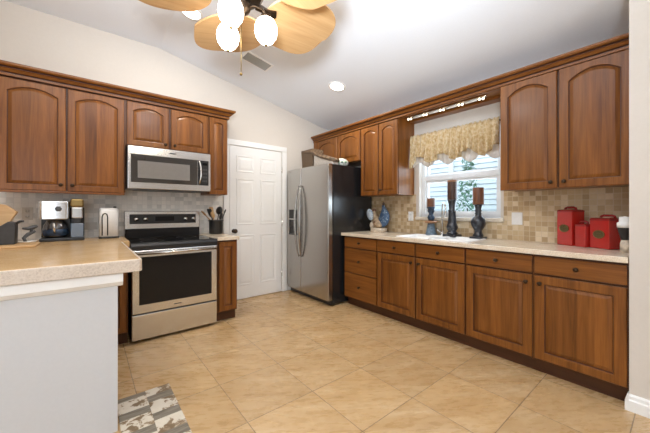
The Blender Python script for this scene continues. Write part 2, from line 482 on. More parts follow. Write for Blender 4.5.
class MB:
    def __init__(self):
        self.bm = bmesh.new()

    def box(self, x0, x1, y0, y1, z0, z1, bev=0.0, seg=2):
        b = bmesh.new()
        bmesh.ops.create_cube(b, size=1.0)
        for v in b.verts:
            v.co = Vector(((x0 + x1) / 2 + v.co.x * (x1 - x0), (y0 + y1) / 2 + v.co.y * (y1 - y0), (z0 + z1) / 2 + v.co.z * (z1 - z0)))
        if bev > 0:
            bmesh.ops.bevel(b, geom=b.edges[:], offset=bev, segments=seg, profile=0.5, affect='EDGES')
        self.add(b)
        return self

    def add(self, b, mat=None, smooth=False):
        vs = []
        b.verts.index_update()
        for v in b.verts:
            co = v.co if mat is None else mat @ v.co
            vs.append(self.bm.verts.new(co))
        for f in b.faces:
            try:
                nf = self.bm.faces.new([vs[v.index] for v in f.verts])
                nf.smooth = smooth or f.smooth
            except ValueError:
                pass
        b.free()
        return self

    def rings(self, rings, close=True, cap0=True, cap1=True, smooth=True, loop=False):
        R = [[self.bm.verts.new(p) for p in r] for r in rings]
        n = len(R[0])
        seq = list(zip(R, R[1:]))
        if loop:
            seq.append((R[-1], R[0]))
        for a, b in seq:
            for i in range(n if close else n - 1):
                j = (i + 1) % n
                f = self.bm.faces.new((a[i], a[j], b[j], b[i]))
                f.smooth = smooth
        if cap0 and not loop:
            self.bm.faces.new(list(reversed(R[0])))
        if cap1 and not loop:
            self.bm.faces.new(R[-1])
        return self

    def lathe(self, prof, c=(0, 0, 0), n=24, axis='z', smooth=True):
        rings = []
        for r, h in prof:
            ring = []
            for i in range(n):
                a = 2 * PI * i / n
                x, y = max(r, 1e-4) * math.cos(a), max(r, 1e-4) * math.sin(a)
                if axis == 'z':
                    p = (c[0] + x, c[1] + y, c[2] + h)
                elif axis == 'y':
                    p = (c[0] + x, c[1] + h, c[2] - y)
                else:
                    p = (c[0] + h, c[1] + x, c[2] + y)
                ring.append(p)
            rings.append(ring)
        return self.rings(rings, smooth=smooth)

    def tube(self, pts, r, n=10, cap=True):
        pts = [Vector(p) for p in pts]
        rr = r if isinstance(r, (list, tuple)) else [r] * len(pts)
        rings = []
        up = None
        for i, p in enumerate(pts):
            t = (pts[min(i + 1, len(pts) - 1)] - pts[max(i - 1, 0)]).normalized()
            if up is None:
                up = Vector((0, 0, 1)) if abs(t.z) < 0.9 else Vector((1, 0, 0))
            s = t.cross(up).normalized()
            up = s.cross(t).normalized()
            rings.append([p + s * (rr[i] * math.cos(2 * PI * k / n)) + up * (rr[i] * math.sin(2 * PI * k / n)) for k in range(n)])
        return self.rings(rings, cap0=cap, cap1=cap)

    def prism(self, poly, a0, a1, axis='y', bev=0.0):
        """poly of 2D points swept from a0 to a1 along axis (2D = the two other axes in xyz order)"""
        b = bmesh.new()

        def P(p, a):
            if axis == 'y':
                return (p[0], a, p[1])
            if axis == 'x':
                return (a, p[0], p[1])
            return (p[0], p[1], a)
        A = [b.verts.new(P(p, a0)) for p in poly]
        B = [b.verts.new(P(p, a1)) for p in poly]
        n = len(poly)
        b.faces.new(list(reversed(A)))
        b.faces.new(B)
        for i in range(n):
            j = (i + 1) % n
            b.faces.new((A[i], A[j], B[j], B[i]))
        bmesh.ops.recalc_face_normals(b, faces=b.faces[:])
        if bev:
            bmesh.ops.bevel(b, geom=b.edges[:], offset=bev, segments=2, profile=0.5, affect='EDGES')
        return self.add(b)

    def ball(self, c, r, sc=(1, 1, 1), rot=None, u=20, v=12):
        b = bmesh.new()
        bmesh.ops.create_uvsphere(b, u_segments=u, v_segments=v, radius=r)
        m = Matrix.Translation(c) @ (rot.to_4x4() if rot is not None else Matrix()) @ Matrix.Diagonal((*sc, 1))
        for f in b.faces:
            f.smooth = True
        return self.add(b, m, True)

    def build(self, name, mat, parent=None, kind=None):
        bmesh.ops.recalc_face_normals(self.bm, faces=self.bm.faces[:])
        me = bpy.data.meshes.new(name)
        self.bm.to_mesh(me)
        self.bm.free()
        for m in (mat if isinstance(mat, list) else [mat]):
            me.materials.append(m)
        o = bpy.data.objects.new(name, me)
        col.objects.link(o)
        if parent is not None:
            o.parent = parent
        if kind:
            o['kind'] = kind
        return o


def thing(name, label, cat, loc=(0, 0, 0), rz=0.0, group=None):
    o = bpy.data.objects.new(name, None)
    o.empty_display_size = 0.1
    o.location = loc
    o.rotation_euler = (0, 0, rz)
    o['label'] = label
    o['category'] = cat
    if group:
        o['group'] = group
    col.objects.link(o)
    return o


def tag(o, label, cat, group=None):
    o['label'] = label
    o['category'] = cat
    if group:
        o['group'] = group
    return o


def struct(mb, name, mat, parent=None):
    return mb.build(name, mat, parent, 'structure' if parent is None else None)


# ------------------------------------------------------------------ room shell
XW = 3.16      # window wall
YB = 3.81      # stove wall
XR = 2.54      # face of the wall that closes the cabinet run
ZF = 3.06      # flat ceiling
XC = 0.635     # where the ceiling starts to slope
SL = 0.207


def zc(x):
    return ZF if x <= XC else ZF - SL * (x - XC)


struct(MB().box(-4.2, 4.0, -4.6, 4.0, -0.1, 0.0), 'floor', M['floor'])
m = MB()
m.prism([(-4.2, ZF), (XC, ZF), (XW + 0.6, zc(XW + 0.6)), (XW + 0.6, zc(XW + 0.6) + 0.12), (XC, ZF + 0.12), (-4.2, ZF + 0.12)], -4.6, YB + 0.15, 'y')
struct(m, 'ceiling', M['ceil'])
struct(MB().box(-1.4, XW + 0.3, YB, YB + 0.12, 0, 3.2), 'wall_back', M['wall'])
struct(MB().box(-1.37, -1.25, 1.95, YB, 0, 3.2), 'wall_left', M['wall'])
# window wall with its opening
WY0, WY1, WZ0, WZ1 = 1.165, 2.075, 1.125, 2.06
m = MB()
m.box(XW, XW + 0.16, WY1, YB, 0, 3.2)
m.box(XW, XW + 0.16, 0.228, WY0, 0, 3.2)
m.box(XW, XW + 0.16, WY0, WY1, 0, WZ0)
m.box(XW, XW + 0.16, WY0, WY1, WZ1, 3.2)
struct(m, 'wall_window', M['wall'])
struct(MB().box(XR, XW + 0.16, -4.6, 0.228, 0, 2.665), 'wall_right', M['wall'])
# rear of the living room with glazed openings
m = MB()
m.box(-4.2, -3.1, -4.6, -4.48, 0, 3.06)
m.box(-0.7, XR, -4.6, -4.48, 0, 3.06)
m.box(-3.1, -0.7, -4.6, -4.48, 2.5, 3.06)
struct(m, 'wall_rear', M['wall'])
m = MB()
m.box(-4.2, -4.08, -4.6, -2.5, 0, 3.06)
m.box(-4.2, -4.08, 0.1, 1.95, 0, 3.06)
m.box(-4.2, -4.08, -2.5, 0.1, 2.5, 3.06)
m.box(-4.2, -1.37, 1.95, 2.07, 0, 3.06)
struct(m, 'wall_side', M['wall'])

# baseboard of the right wall
m = MB()
m.prism([(XR - 0.018, 0.0), (XR, 0.0), (XR, 0.098), (XR - 0.004, 0.098), (XR - 0.010, 0.088), (XR - 0.012, 0.07), (XR - 0.018, 0.062)], -4.45, 0.228, 'y')
m.prism([(0.228, 0.0), (0.245, 0.0), (0.245, 0.06), (0.240, 0.07), (0.238, 0.088), (0.232, 0.098), (0.228, 0.098)], XR - 0.018, XR + 0.03, 'x')
struct(m, 'baseboard_right', M['trim'])
# half wall that carries the peninsula, with its trim under the counter
struct(MB().box(-1.25, 0.127, 1.955, 2.05, 0, 0.86), 'wall_peninsula', M['wall_white'])
m = MB()
m.prism([(1.957, 0.860), (1.935, 0.860), (1.935, 0.815), (1.940, 0.808), (1.948, 0.796), (1.957, 0.79)], -1.24, 0.150, 'x')
m.box(0.132, 0.150, 1.957, 2.05, 0.79, 0.86)
struct(m, 'trim_1', M['trim'])
# mosaic backsplashes
struct(MB().box(-1.25, 1.36, YB - 0.008, YB, 0.90, 1.42), 'backsplash_back', M['mos_b'])
m = MB()
m.box(XW - 0.008, XW, WY1 + 0.045, 2.95, 0.90, 1.40)
m.box(XW - 0.008, XW, WY0 - 0.03, WY1 + 0.045, 0.90, 1.085)
m.box(XW - 0.008, XW, 0.23, WY0 - 0.03, 0.90, 1.42)
struct(m, 'backsplash_window', M['mos_w'])

# ------------------------------------------------------------------ door in the stove wall
DX0, DX1, DZ = 1.45, 2.235, 2.065
w = DX1 - DX0


def rect_ring(x0, x1, z0, z1, y):
    return [(x0, y, z0), (x1, y, z0), (x1, y, z1), (x0, y, z1)]


dr = bpy.data.objects.new('door_1', None)
dr.location = (DX0, YB - 0.004, 0)
dr['kind'] = 'structure'
col.objects.link(dr)
MB().box(0.004, w - 0.004, -0.012, 0.0, 0.012, DZ - 0.004).build('door_slab', M['trim'], dr)
for c0, c1 in ((0.105, w / 2 - 0.055), (w / 2 + 0.055, w - 0.105)):
    for z0, z1 in ((0.20, 0.86), (1.02, 1.62), (1.73, 1.93)):
        m = MB()
        m.rings([rect_ring(c0 - 0.012, c1 + 0.012, z0 - 0.012, z1 + 0.012, -0.012),
                 rect_ring(c0 - 0.006, c1 + 0.006, z0 - 0.006, z1 + 0.006, -0.019),
                 rect_ring(c0, c1, z0, z1, -0.017),
                 rect_ring(c0 + 0.014, c1 - 0.014, z0 + 0.014, z1 - 0.014, -0.0125),
                 rect_ring(c0 + 0.045, c1 - 0.045, z0 + 0.045, z1 - 0.045, -0.0185)], cap0=False, smooth=False)
        m.build('door_panel', M['trim'], dr)
MB().lathe([(0.027, 0), (0.027, -0.006), (0.011, -0.010), (0.010, -0.035), (0.024, -0.045), (0.030, -0.060), (0.026, -0.074), (0.0, -0.080)], (0.055, -0.012, 0.93), axis='y').build('door_knob', M['knob'], dr)
for hz in (0.28, 1.02, 1.80):
    MB().tube([(w + 0.004, -0.014, hz - 0.045), (w + 0.004, -0.014, hz + 0.045)], 0.007, 8).build('hinge', M['chrome'], dr)
m = MB()
cw = 0.078
for x0, x1 in ((DX0 - cw, DX0 - 0.003), (DX1 + 0.009, DX1 + 0.009 + cw)):
    m.box(x0, x1, YB - 0.024, YB, 0, DZ + 0.005, 0.004)
m.box(DX0 - cw, DX1 + 0.009 + cw, YB - 0.026, YB, DZ + 0.006, DZ + cw, 0.004)
struct(m, 'trim_2', M['trim'])
m = MB()
m.box(1.32, DX0 - cw, YB - 0.014, YB, 0, 0.095, 0.004)
m.box(DX1 + 0.009 + cw, 3.1, YB - 0.014, YB, 0, 0.095, 0.004)
struct(m, 'baseboard_back', M['trim'])

# ------------------------------------------------------------------ window
wr = bpy.data.objects.new('window_1', None)
wr.location = (XW, 0, 0)
wr['kind'] = 'structure'
col.objects.link(wr)
m = MB()
fx0, fx1 = 0.06, 0.14
t = 0.042
m.box(fx0, fx1, WY0, WY0 + t, WZ0, WZ1)
m.box(fx0, fx1, WY1 - t, WY1, WZ0, WZ1)
m.box(fx0, fx1, WY0 + t, WY1 - t, WZ0, WZ0 + t)
m.box(fx0, fx1, WY0 + t, WY1 - t, WZ1 - t, WZ1)
m.build('window_frame', M['frame'], wr)
ZM = 1.59
m = MB()
m.box(0.052, 0.10, WY0 + t, WY1 - t, ZM - 0.030, ZM + 0.028, 0.004)
m.build('meeting_rail', M['frame'], wr)
for z0, z1, x0 in ((WZ0 + t, ZM - 0.030, 0.078), (ZM + 0.028, WZ1 - t, 0.098)):
    s = 0.026
    m = MB()
    m.box(x0, x0 + 0.03, WY0 + t, WY0 + t + s, z0, z1)
    m.box(x0, x0 + 0.03, WY1 - t - s, WY1 - t, z0, z1)
    m.box(x0, x0 + 0.03, WY0 + t + s, WY1 - t - s, z0, z0 + s)
    m.box(x0, x0 + 0.03, WY0 + t + s, WY1 - t - s, z1 - s, z1)
    sa = m.build('window_sash', M['frame'], wr)
    MB().box(x0 + 0.012, x0 + 0.018, WY0 + t + s, WY1 - t - s, z0 + s, z1 - s).build('window_pane', M['glass'], sa)
struct(MB().box(XW - 0.030, XW + 0.06, WY0 - 0.035, WY1 + 0.045, 1.088, WZ0, 0.006), 'trim_3', M['sill'])

# ------------------------------------------------------------------ outside the window
g = MB().box(3.4, 12, -6, 10, -0.35, -0.25).build('ground', M['lawn'], None, 'structure')
h = thing('neighbour_house', 'white house with lap siding seen outside through the kitchen window', 'house', (6.2, 2.6, -0.25))
m = MB()
lap = 0.105
for k in range(46):
    z = k * lap
    m.prism([(0.0, z), (0.30, z), (0.30, z + lap), (0.06, z + lap), (0.06, z + lap - 0.012), (0.018, z + lap - 0.012)], -6.5, 6.5, 'y')
m.build('siding', M['siding'], h)
m = MB()
m.box(-0.03, 0.2, 0.62, 0.72, 0.9, 2.6)
m.build('corner_board', M['trim'], h)
sh = thing('shrub', 'green shrub growing outside in front of the neighbouring house', 'shrub', (5.2, 2.445, -0.25))
m = MB()
for k in range(420):
    a, zz = random.uniform(0, 2 * PI), random.random() ** 0.8
    rr = (0.26 * (1 - zz) + 0.07) * math.sqrt(random.random())
    c = Vector((rr * math.cos(a), rr * math.sin(a), 0.7 + zz * 1.75))
    q = Matrix.Rotation(random.uniform(0, 6.3), 4, 'Z') @ Matrix.Rotation(random.uniform(-1.0, 1.0), 4, 'X')
    ring = [Vector((0, -0.055, 0)), Vector((0.022, 0, 0.006)), Vector((0, 0.055, 0)), Vector((-0.022, 0, 0.006))]
    m.rings([[c + q @ p for p in ring], [c + q @ (p + Vector((0, 0, 0.004))) for p in ring]], smooth=False)
m.build('foliage', M['leaf'], sh)['kind'] = 'stuff'
MB().tube([(0, 0, 0), (0.01, 0, 0.7), (0, 0.01, 1.5)], [0.025, 0.02, 0.008]).build('stem', M['hen_dark'], sh)

# ------------------------------------------------------------------ cabinets


def panel_profile(x0, x1, z0, z1, rise, d, n=14):
    """closed outline inset by d; top edge arched by rise; returns list of (x,z)"""
    a, b = x0 + d, x1 - d
    pts = [(a, z0 + d), (b, z0 + d)]
    xc, hw = (x0 + x1) / 2, (x1 - x0) / 2
    for i in range(n + 1):
        x = b + (a - b) * i / n
        tt = (x - xc) / hw
        if rise > 0:
            zz = z1 - rise * tt * tt - d
        else:
            zz = z1 - d
        pts.append((x, zz))
    return pts


def make_door(parent, x0, x1, z0, z1, arch=0.0, st=0.058, knob=None, y=0.0, name='door', top=None):
    """raised panel door, front face at y - 0.02 .. ; local frame: front towards -y"""
    th = 0.020
    f = y - th
    top = top or (0.046 if arch else st)
    px0, px1, pz0, pz1 = x0 + st, x1 - st, z0 + st, z1 - top
    N = 14
    inner = panel_profile(px0, px1, pz0, pz1, arch, 0, N)

    def outer(d):
        o = [(x0 + d, z0 + d), (x1 - d, z0 + d)]
        for i in range(N + 1):
            o.append(((x1 - d) + (x0 - x1 + 2 * d) * i / N, z1 - d))
        return o
    m = MB()
    P = lambda pts, yy: [(p[0], yy, p[1]) for p in pts]
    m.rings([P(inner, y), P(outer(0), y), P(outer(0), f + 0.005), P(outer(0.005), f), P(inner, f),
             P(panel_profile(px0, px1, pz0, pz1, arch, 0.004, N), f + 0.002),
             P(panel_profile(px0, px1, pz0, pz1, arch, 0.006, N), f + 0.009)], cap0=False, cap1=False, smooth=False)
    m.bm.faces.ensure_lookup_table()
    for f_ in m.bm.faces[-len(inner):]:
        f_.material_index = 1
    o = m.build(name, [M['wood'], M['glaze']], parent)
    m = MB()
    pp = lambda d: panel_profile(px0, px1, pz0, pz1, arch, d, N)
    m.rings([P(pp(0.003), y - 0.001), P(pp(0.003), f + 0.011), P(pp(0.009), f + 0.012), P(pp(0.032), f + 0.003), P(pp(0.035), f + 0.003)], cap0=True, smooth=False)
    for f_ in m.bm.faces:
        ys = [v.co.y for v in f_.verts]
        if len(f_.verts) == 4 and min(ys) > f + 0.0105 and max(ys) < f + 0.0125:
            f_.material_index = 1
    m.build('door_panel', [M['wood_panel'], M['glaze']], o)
    if knob:
        make_knob(o, knob[0], knob[1], f)
    return o


def make_knob(parent, x, z, f):
    MB().lathe([(0.011, 0.001), (0.010, -0.003), (0.005, -0.006), (0.006, -0.014), (0.014, -0.019), (0.015, -0.024), (0.009, -0.029), (0.0, -0.030)], (x, f, z), 16, 'y').build('knob', M['knob'], parent)


def make_drawer(parent, x0, x1, z0, z1, y=0.0, knob=True):
    m = MB()
    m.box(x0, x1, y - 0.020, y, z0, z1, 0.004)
    o = m.build('drawer', M['wood_x'], parent)
    if knob:
        make_knob(o, (x0 + x1) / 2, (z0 + z1) / 2, y - 0.020)
    return o


def carcass(parent, w, d, z0, z1, toe=None, low=None):
    m = MB()
    if low:
        m.box(0, w, 0.0005, d, z0, low)
        m.box(0, w, 0.0005, 0.03, low, z1)
    else:
        m.box(0, w, 0.0005, d, z0, z1)
    m.build('body', M['wood'], parent)
    MB().box(0.003, w - 0.003, -0.0012, 0.0004, z0 + 0.002, z1 - 0.002).build('gap_shade_face', M['toe'], parent)  # dark sheet over the front: shade of the door gaps put into its colour
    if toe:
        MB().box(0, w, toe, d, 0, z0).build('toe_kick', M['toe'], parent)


# ---- wall cabinets over the stove wall (face plane y=3.48, front towards -y)
YU = 3.50
DU = YB - YU - 0.001
GU = 'wall cabinets above the stove counter'
c = thing('wall_cabinet', 'double door cherry wall cabinet above the coffee maker, left of the microwave', 'cabinet', (-0.57, YU, 0), 0, GU)
carcass(c, 0.858, DU, 1.375, 2.33)
make_door(c, 0.006, 0.418, 1.372, 2.285, 0.055, st=0.048, knob=(0.385, 1.425))
make_door(c, 0.430, 0.848, 1.372, 2.285, 0.055, st=0.048, knob=(0.463, 1.425))
MB().box(0.002, 0.852, -0.016, 0.0, 1.352, 1.371, 0.003).build('light_rail', M['wood_x'], c)
c = thing('wall_cabinet', 'short two door cherry wall cabinet directly above the microwave', 'cabinet', (0.289, YU, 0), 0, GU)
carcass(c, 0.798, DU, 1.846, 2.33)
make_door(c, 0.010, 0.383, 1.853, 2.285, 0.045, st=0.050, top=0.040, knob=(0.350, 1.895))
make_door(c, 0.405, 0.788, 1.853, 2.285, 0.045, st=0.050, top=0.040, knob=(0.438, 1.895))
c = thing('wall_cabinet', 'narrow one door cherry wall cabinet right of the microwave, above the utensil crock', 'cabinet', (1.088, YU, 0), 0, GU)
carcass(c, 0.222, DU, 1.388, 2.33)
make_door(c, 0.010, 0.212, 1.392, 2.285, 0.02, st=0.045, top=0.046, knob=None)


def crown(path, normals, name, label, top=2.385, bot=2.292, out=0.065):
    """profile swept along a path of xy points; normals = outward offset direction per point (mitred)"""
    h = top - bot
    prof = [(-0.008, 0.0), (0.010, 0.0), (0.010, 0.017), (0.003, 0.020), (0.003, 0.026), (0.016, 0.030), (0.030, 0.046), (0.040, 0.052), (0.034, 0.055), (0.034, 0.061), (0.052, 0.064), (0.062, 0.072), (0.065, 0.078), (0.065, 0.093), (-0.008, 0.093)]
    m = MB()
    rings = []
    for (x, y), (nx, ny) in zip(path, normals):
        rings.append([(x + nx * o * out / 0.065, y + ny * o * out / 0.065, bot + z * h / 0.093) for o, z in prof])
    m.rings(rings, smooth=False)
    m.bm.faces.ensure_lookup_table()
    npf = len(prof)
    for fi, f_ in enumerate(m.bm.faces):
        if fi < npf * (len(path) - 1) and fi % npf in (2, 3, 4, 7, 8, 9):
            f_.material_index = 1
    o = m.build(name, [M['wood_x'] if abs(path[0][0] - path[1][0]) > 0.5 else M['wood_y'], M['glaze']])
    return tag(o, label, 'moulding', 'crown mouldings')


crown([(-1.22, YU - 0.02), (1.318, YU - 0.02), (1.318, YB - 0.001)], [(0, -1), (1, -1), (1, 0)], 'crown_moulding', 'cherry crown moulding along the top of the stove wall cabinets', top=2.392, bot=2.298)

# ---- base cabinets at the stove wall
YF = 3.165
GB = 'base cabinets beside the stove'
c = thing('base_cabinet', 'narrow cherry base cabinet between the white half wall and the stove', 'cabinet', (-0.30, YF, 0), 0, GB)
carcass(c, 0.580, YB - YF - 0.01, 0.105, 0.872, 0.045)
make_door(c, 0.31, 0.570, 0.115, 0.86, 0, st=0.05)
c = thing('base_cabinet', 'narrow cherry base cabinet right of the stove, beside the white door', 'cabinet', (1.078, YF, 0), 0, GB)
carcass(c, 0.215, YB - YF - 0.01, 0.105, 0.879, 0.05)
make_door(c, 0.012, 0.205, 0.118, 0.862, 0, st=0.048)
c = thing('base_cabinet', 'cherry cabinet row behind the white half wall of the peninsula', 'cabinet', (-1.24, 2.052, 0), 0, GB)
MB().box(0, 1.30, 0, 0.60, 0, 0.86).build('body', M['wood'], c)

# ---- counters at the stove wall
ZL = 0.93
ct = thing('countertop', 'tan speckled countertop of the peninsula reaching back to the coffee maker', 'countertop', (0, 0, 0), 0, 'countertops')
m = MB()
m.prism([(-1.249, 1.945), (0.218, 1.945), (0.226, 1.953), (0.226, 3.12), (0.290, 3.13), (0.290, YB - 0.010), (-1.249, YB - 0.010)], 0.874, ZL, 'z', 0.004)
m.build('top', M['ctr_l'], ct)
m = MB()
m.prism([(-1.249, 1.925), (0.224, 1.925), (0.238, 1.939), (0.238, 3.11), (0.2265, 3.11), (0.2265, 1.9535), (0.219, 1.9445), (-1.249, 1.9445)], 0.862, ZL - 0.0015, 'z', 0.004)
m.build('edge', M['ctr_e'], ct)
ct = thing('countertop', 'small cream countertop on the narrow cabinet right of the stove', 'countertop', (0, 0, 0), 0, 'countertops')
m = MB()
m.box(1.068, 1.308, 3.125, YB - 0.010, 0.880, 0.916, 0.006)
m.build('top', M['ctr'], ct)

# ---- base cabinets of the window wall: local x runs towards the camera (world -y), local y into the wall
XF = 2.572
GW = 'base cabinets under the window counter'
DW = XW - XF - 0.01


def wbase(y_far, w, label, kind, knob_side=None, low=None):
    c = thing('base_cabinet', label, 'cabinet', (XF, y_far, 0), -PI / 2, GW)
    carcass(c, w, DW, 0.105, 0.880, 0.055, low)
    g = 0.008
    if kind == 'drawers':
        make_drawer(c, g, w - g, 0.742, 0.866)
        make_drawer(c, g, w - g, 0.430, 0.730)
        make_drawer(c, g, w - g, 0.118, 0.420)
    else:
        make_drawer(c, g, w - g, 0.742, 0.866)
        kx = w - g - 0.035 if knob_side == 'r' else g + 0.035
        make_door(c, g, w - g, 0.118, 0.727, 0, st=0.056, knob=(kx, 0.672))
    return c


wbase(2.775, 0.545, 'three drawer cherry base cabinet beside the fridge', 'drawers')
wbase(2.230, 0.505, 'cherry base cabinet second from the fridge, knob at its right', 'door', 'r', 0.76)
wbase(1.725, 0.501, 'cherry base cabinet in the middle of the run, third from the fridge', 'door', 'l', 0.76)
wbase(1.224, 0.501, 'cherry base cabinet below the right end of the window, fourth from the fridge', 'door', 'r')
wbase(0.723, 0.4935, 'nearest cherry base cabinet beside the right wall, below the red canisters', 'door', 'l')

ct = thing('countertop', 'long cream stone countertop under the window', 'countertop', (0, 0, 0), 0, 'countertops')
m = MB()
sy0, sy1, sx0, sx1 = 1.24, 2.02, 2.62, 3.02
m.box(2.520, sx0, 0.231, 2.80, 0.882, 0.919, 0.005)
m.box(sx1, XW - 0.009, 0.231, 2.80, 0.882, 0.919)
m.box(sx0 - 0.006, sx1 + 0.001, 0.231, sy0, 0.882, 0.919)
m.box(sx0 - 0.006, sx1 + 0.001, sy1, 2.80, 0.882, 0.919)
m.build('top', M['ctr'], ct)
sk = thing('sink', 'white double bowl sink set into the window counter', 'sink', (0, 0, 0))
ym = (sy0 + sy1) / 2


def basin(y0, y1):
    m = MB()
    rr = lambda x0, x1, a, b, z, r: [(x, y, z) for x, y in round_rect(x0, x1, a, b, r)]
    m.rings([rr(sx0 + 0.004, sx1 - 0.004, y0, y1, 0.90, 0.03), rr(sx0 - 0.012, sx1 + 0.012, y0 - (0.014), y1 + (0.014), 0.9205, 0.04), rr(sx0 - 0.004, sx1 + 0.004, y0 - 0.005, y1 + 0.005, 0.928, 0.04),
             rr(sx0 + 0.018, sx1 - 0.018, y0 + 0.016, y1 - 0.016, 0.924, 0.04), rr(sx0 + 0.035, sx1 - 0.035, y0 + 0.03, y1 - 0.03, 0.80, 0.05), rr(sx0 + 0.08, sx1 - 0.08, y0 + 0.08, y1 - 0.08, 0.775, 0.04)], cap0=False)
    return m


def round_rect(x0, x1, y0, y1, r, n=5):
    pts = []
    for cx, cy, a0 in ((x1 - r, y1 - r, 0), (x0 + r, y1 - r, PI / 2), (x0 + r, y0 + r, PI), (x1 - r, y0 + r, 1.5 * PI)):
        for i in range(n + 1):
            a = a0 + PI / 2 * i / n
            pts.append((cx + r * math.cos(a), cy + r * math.sin(a)))
    return pts


basin(sy0 + 0.006, ym - 0.008).build('bowl', M['porc'], sk)
basin(ym + 0.008, sy1 - 0.006).build('bowl', M['porc'], sk)
fc = thing('faucet', 'tall slim curved steel faucet behind the sink', 'faucet', (3.085, 1.735, 0.9195))
MB().lathe([(0.026, 0), (0.026, 0.012), (0.014, 0.02), (0.013, 0.05)], n=16).build('base', M['chrome'], fc)
m = MB()
pts = [(0, 0, 0.04), (0, 0, 0.29)] + [(-0.055 + 0.055 * math.cos(a), -0.055 * (1 - math.cos(a)) * 0.9, 0.29 + 0.075 * math.sin(a)) for a in [PI * k / 10 for k in range(1, 11)]] + [(-0.112, -0.10, 0.21)]
m.tube(pts, 0.009, 10)
m.build('spout', M['chrome'], fc)
MB().tube([(0.0, 0.012, 0.035), (0.0, 0.05, 0.055), (0, 0.075, 0.085)], 0.006, 8).build('lever', M['chrome'], fc)

# ---- wall cabinets of the window wall
XU = 2.845
GC = 'wall cabinets beside the window'
DWU = XW - XU - 0.001
c = thing('wall_cabinet', 'short two door cherry wall cabinet above the fridge', 'cabinet', (XU, 3.79, 0), -PI / 2, GC)
carcass(c, 1.036, DWU, 1.868, 2.33)
MB().box(0.0, 0.085, -0.018, -0.0005, 1.868, 2.33).build('filler', M['wood'], c)
make_door(c, 0.092, 0.558, 1.874, 2.280, 0.06, st=0.052)
make_door(c, 0.570, 1.028, 1.874, 2.280, 0.06, st=0.052)
c = thing('wall_cabinet', 'tall two door cherry wall cabinet between the fridge and the window', 'cabinet', (XU, 2.753, 0), -PI / 2, GC)
carcass(c, 0.606, DWU, 1.392, 2.33)
make_door(c, 0.010, 0.305, 1.396, 2.280, 0.045, st=0.046, knob=None)
make_door(c, 0.317, 0.600, 1.396, 2.280, 0.045, st=0.046, knob=(0.350, 1.455))
c = thing('wall_cabinet', 'wide two door cherry wall cabinet right of the window, above the red canisters', 'cabinet', (XU, 1.050, 0), -PI / 2, GC)
carcass(c, 0.818, DWU, 1.380, 2.33)
make_door(c, 0.004, 0.406, 1.376, 2.288, 0.065, st=0.054, knob=(0.370, 1.422))
make_door(c, 0.418, 0.815, 1.376, 2.288, 0.065, st=0.054, knob=(0.452, 1.422))
crown([(XU - 0.02, YB - 0.02), (XU - 0.02, 0.231)], [(-1, 0), (-1, 0)], 'crown_moulding', 'cherry crown moulding running over the window from the fridge to the right wall', top=2.372, bot=2.288, out=0.06)
so = thing('soffit_board', 'cherry board bridging the two cabinets above the window', 'board', (XU, 0, 0))
MB().box(0.0, XW - XU - 0.001, 1.052, 2.145, 2.300, 2.320).build('underside', M['wood_y'], so)
MB().box(-0.0105, -0.0005, 1.052, 2.145, 2.282, 2.33).build('fascia', M['wood_y'], so)
MB().box(XW - XU - 0.11, XW - XU - 0.002, 1.052, 2.145, 2.272, 2.2995).build('rear_cleat', M['wood_y'], so)

# light bar under the soffit
tl = thing('light_bar', 'slim light bar of small bulbs under the board above the window', 'light', (2.935, 1.645, 2.2995))
MB().box(-0.022, 0.022, -0.44, 0.44, -0.018, 0.0, 0.004).build('bar', M['chrome'], tl)
for k in range(5):
    y = 0.40 - k * 0.20
    s = MB().lathe([(0.0, -0.040), (0.010, -0.039), (0.016, -0.030), (0.017, -0.020), (0.012, -0.016)], (-0.004, y, 0), 14).build('lamp_cup', M['knob'], tl)
    MB().ball((-0.016, y - 0.016, -0.036), 0.0125, u=12, v=8).build('bulb', M['bulb'], s)
    MB().ball((-0.020, y + 0.016, -0.034), 0.0125, u=12, v=8).build('bulb', M['bulb'], s)
    if k < 4:
        MB().tube([(-0.012, y - 0.045, -0.030), (-0.012, y - 0.155, -0.030)], 0.011, 10).build('tube', M['white'], tl)

# ------------------------------------------------------------------ fridge (side by side)
fr = thing('refrigerator', 'stainless side by side refrigerator with black sides beside the white door', 'refrigerator', (2.312, 2.805, 0), 0)
# local: x into the wall, y along the wall, front face at x=0
FW = 0.955
MB().box(0.085, 0.80, 0.004, FW - 0.004, 0.02, 1.785, 0.006).build('cabinet', M['blackside'], fr)
MB().box(0.055, 0.0845, 0.012, FW - 0.012, 0.012, 0.068).build('grille', M['black'], fr)
for y in (0.05, FW - 0.05):
    MB().lathe([(0.022, 0), (0.022, 0.02), (0.03, 0.021), (0.03, 0.03)], (0.12, y, 0), 12).build('foot', M['black'], fr)
SPL = 0.600


def fridge_door(y0, y1):
    m = MB()
    m.box(0.0, 0.078, y0, y1, 0.072, 1.792, 0.012, 3)
    return m.build('door', M['steel'], fr)


d1 = fridge_door(0.0, SPL - 0.003)
d2 = fridge_door(SPL + 0.003, FW)


def bow(y, s):
    pts = []
    for i in range(17):
        u = i / 16
        z = 0.56 + u * 0.985
        b = math.sin(PI * u)
        pts.append((-0.012 - 0.050 * b ** 0.6, y + s * 0.026 * b, z))
    return MB().tube(pts, [0.010 + 0.007 * math.sin(PI * i / 16) for i in range(17)], 12)


